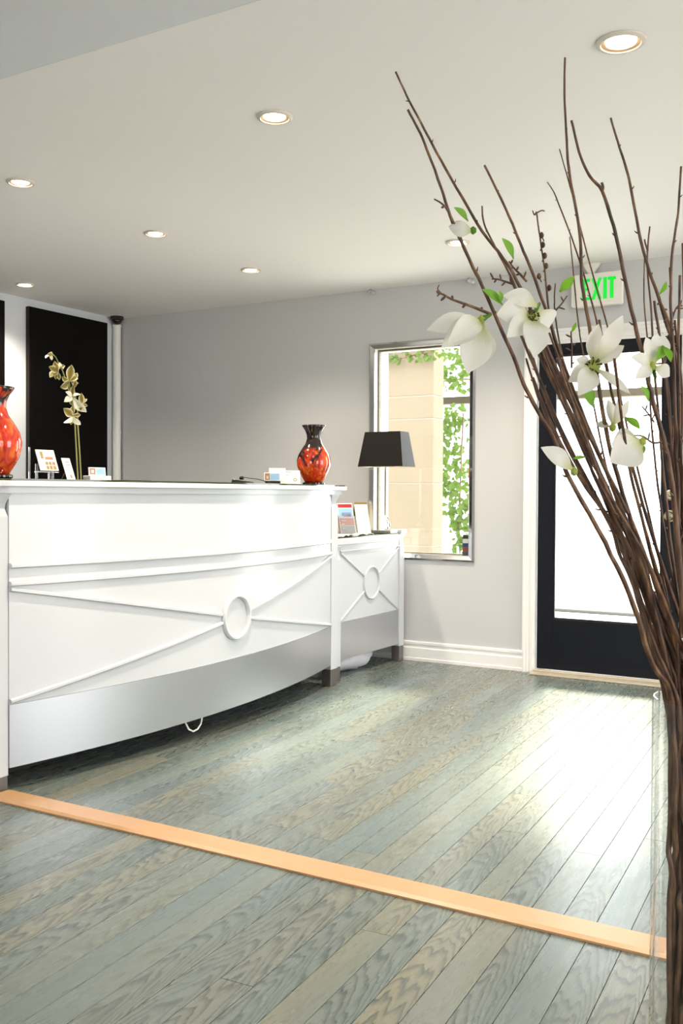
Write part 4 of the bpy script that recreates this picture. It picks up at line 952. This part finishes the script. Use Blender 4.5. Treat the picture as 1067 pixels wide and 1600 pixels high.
# flowers and leaves
leaf(b1, d1, (731, 346), (709, 324), 13, -.02); leaf(b1, d1, (802, 405), (784, 372), 15, -.02)
leaf(b2, d2, (785, 477), (753, 452), 15, -.02); leaf(b2, d2, (782, 474), (779, 454), 10, -.02)
leaf(b14, d14, (874, 456), (897, 432), 15, -.02)
leaf(b3, d3, (927, 636), (908, 606), 22, -.02)
leaf(b5, d5, (974, 652), (1000, 671), 15, -.02)
leaf(b6, d6, (1013, 628), (1001, 603), 13, -.02); leaf(b7, d7, (1030, 460), (1041, 439), 9, -.02)
leaf(b6, d6, (1036, 540), (1026, 562), 15, -.02); leaf(b6, d6, (1034, 540), (1048, 566), 15, -.02)
leaf(b5, d5, (995, 690), (1003, 712), 16, -.02); leaf(b2, d2, (893, 717), (916, 714), 6, -.01)
twig(b14, d14, [(893, 575, 0), (893, 540, 0), (892, 518, 0)], .0022, .0014, 4); leaf(b14, d14, (892, 520), (900, 503), 6, -.01)
# hanging flower
flower(b2, d2, (752, 500), [(667, 516, 34, -.02, .10), (690, 543, 40, -.05, .14), (730, 583, 52, .0, .12), (752, 573, 40, .03, .10), (700, 536, 36, -.07, .16)], stamen=False, calyx=(767, 491))
# closed bud
c0, c1 = (740, 361), (701, 356)
cb = ond(739, 361, d2(361)); mb = MB(); mb.lathe([(.001, -.006), (.006, -.002), (.006, .004), (.001, .008)], 10, c=cb[:], caps=False)
bud = mb.build('flower', LEAFG, b2, True)
for k, (dz, nn) in enumerate(((-.016, (.2, .1, .3)), (.016, (.1, -.2, -.6)), (0, (.4, .3, .9)))):
    petal('petal', cb, ond(c1[0]+2*k, c1[1]+2*k-2, d2(361)+dz*.4), 30*d2(361)/FPX, (-FW if k != 1 else FW)+Vector(nn), WHITEP, bud, bend=.20, cup=-.55, nl=8, nw=6)
# half open flower seen from the side
flower(b3, d3, (831, 496), [(776, 492, 50, -.03, .12), (792, 527, 34, -.05, .1), (834, 559, 46, -.05, .16), (858, 512, 40, .02, .12, 0, .3, (840, 482)), (786, 462, 32, -.01, .14, 0, .3, (842, 480))], calyx=(843, 474), dz0=-.035)
# wide open flower
flower(b5, d5, (926, 573), [(935, 506, 27, -.02, -.16), (973, 493, 29, -.01, .14), (975, 540, 23, .0, .06), (985, 616, 17, -.02, .04), (903, 618, 36, -.06, .10), (888, 597, 29, -.03, .12), (900, 561, 20, .0, .06)], calyx=(936, 600), dz0=-.06, big=1.35)
# flower at the right
flower(b6, d6, (1019, 572), [(1009, 527, 24, 0, .08), (985, 558, 22, -.03, .1), (992, 592, 22, -.04, .1), (1034, 520, 34, .03, .08), (1046, 588, 26, 0, .1)], stamen=False, calyx=(1024, 590))
# small narrow petals
flower(b5, d5, (957, 668), [(950, 624, 18, .0, .06), (968, 616, 9, -.02, .04), (982, 625, 15, -.03, .06), (931, 662, 14, .02, .05)], stamen=False)
# big drooping petals low in the bundle
flower(b6, d6, (1004, 690), [(953, 722, 58, -.03, .12), (956, 695, 46, .03, .10)], stamen=False)
flower(b2, d2, (897, 737), [(845, 699, 30, -.02, .10)], stamen=False)

# ------------------------------------------------------------------ outside
gr_ = mat('pale_paving', srgb(226, 222, 214), .8, noise=.05, nscale=2)
struct(grid_wall(-40, 30, -40, 45, [(XL-.2, XR+.2, YB-.2, YW+.2)], lambda u, z, d: (u, z, -.02-d), .08).build('ground_outside', gr_), 'pale sunlit paving outside the door', 'ground')
STONE = mat('beige_stone', srgb(120, 108, 92), .85, noise=.06, nscale=5, bump=.3, bscale=30)
pil = thing('stone_pillar', (-3.98, 8.2, -.02), 'beige stone block pillar outside the window', 'pillar')
px0, px1, py0, py1 = -4.225, -3.712, 8.0, 8.22
MB().box((px0+.012, py0+.012, -.0195), (px1-.012, py1-.012, 3.6)).build('core', mat('mortar_pale', srgb(170, 160, 146), .9, noise=.03), pil)
zj = [-.019, .62, 1.19, 1.775, 1.982, 2.56, 3.14, 3.6]
for a, b in zip(zj, zj[1:]): MB().box((px0, py0, a+.006), (px1, py1, b-.006)).build('block', STONE, pil, bevel=.006)
bm = mat('beam_brown', srgb(58, 50, 30), .6, noise=.12)
tag(MB().box((-5.6, 9.5, 2.046), (-.9, 9.62, 2.122)).build('pergola_beam', bm, bevel=.004), 'brown horizontal beam outside behind the pillar and door', 'beam')
for x in (-5.5, -1.0):
    tag(MB().box((x-.05, 9.51, -.0195), (x+.05, 9.61, 2.045)).build('pergola_post', bm, bevel=.004), 'brown post carrying the %s end of the outside beam' % ('left' if x < -3 else 'right'), 'post', 'pergola posts')
tag(MB().box((-3.3, 9.08, -.0195), (3, 9.24, .01)).build('kerb', mat('kerb_grey', srgb(84, 82, 80), .8, noise=.06), bevel=.01), 'low grey kerb across the paving outside', 'kerb')
IVY = petal_mat('ivy_leaf', srgb(78, 104, 28), srgb(60, 84, 24), .35)
ri = random.Random(9)
def ivy(name, gen, n, label, size=(.05, .09), stems=()):
    mb = MB(); uv = []
    for _ in range(n):
        c = Vector(gen()); s = ri.uniform(*size); a = Vector((ri.gauss(0, 1), ri.gauss(0, 1)*.4, ri.gauss(0, 1)-.4)).normalized(); b = a.cross(Vector((ri.gauss(0, .5), -1, ri.gauss(0, .5)))).normalized(); nn = a.cross(b)
        mb.add([c-a*s*.5, c-a*s*.15+b*s*.42+nn*s*.08, c+a*s*.55, c-a*s*.15-b*s*.42+nn*s*.08, c+nn*s*-.05], [(0, 1, 4), (1, 2, 4), (2, 3, 4), (3, 0, 4)]); uv += [(.5, 0), (0, .5), (.5, 1), (1, .5), (.5, .6)]
    mb.uv = uv; t = thing(name, gen_base[name+label], label, 'ivy')
    o = mb.build('foliage', IVY, t, False); o['kind'] = 'stuff'
    for st in stems: MB().tube([Vector(p) for p in st], .008, 6).build('stem', BARK, t, True)
gen_base = {}
def mk(name, gen, n, label, base, **k): gen_base[name+label] = base; ivy(name, gen, n, label, **k)
def g_bush():
    z = ri.uniform(.05, 1.98)
    if ri.random() < .25: z = ri.uniform(.2, 1.2)
    lo = onx  # unused
    cx = -3.98+.10*math.sin(z*3.1); wd = .30-.10*z/2 if z < 1.5 else .16
    return (cx+abs(ri.gauss(0, 1))*wd*.9-.04, 9.0+ri.gauss(0, .10), z)
mk('ivy_bush', g_bush, 620, 'leafy green climber beside the stone pillar outside', (-3.9, 9.0, -.02), stems=[((-3.85, 9.0, -.02), (-3.9, 9.02, .8), (-3.85, 9.0, 1.9)), ((-3.72, 9.0, -.02), (-3.75, 9.02, .7), (-3.7, 9.0, 1.5))])
def g_top(): 
    x = ri.uniform(-5.3, -3.3); z = 2.14+abs(ri.gauss(0, .34)); return (x, 9.2+ri.gauss(0, .12), min(z, 3.2))
mk('ivy_canopy', g_top, 640, 'sparse ivy trailing over the outside beam', (-4.3, 9.55, 2.123), stems=[((-5.3, 9.5, 2.14), (-4.4, 9.3, 2.3), (-3.4, 9.4, 2.25)), ((-5.2, 9.45, 2.5), (-4.2, 9.2, 2.6), (-3.4, 9.3, 2.75))])
def g_front(): return (ri.uniform(-4.5, -3.5), 7.92+ri.gauss(0, .03), 2.28+abs(ri.gauss(0, .10)))
mk('ivy_strand', g_front, 130, 'ivy strand hanging across the top of the pillar', (-4.0, 7.9, 2.3), size=(.035, .065), stems=[((-4.55, 7.92, 2.42), (-4.1, 7.9, 2.30), (-3.5, 7.92, 2.40))])
def g_left(): return (-4.40+ri.gauss(0, .05), 8.2+ri.gauss(0, .05), ri.uniform(.2, 2.3))
mk('ivy_column', g_left, 260, 'narrow column of ivy at the left side of the pillar', (-4.4, 8.2, -.02), stems=[((-4.4, 8.2, -.02), (-4.42, 8.2, 1.2), (-4.4, 8.2, 2.3))])
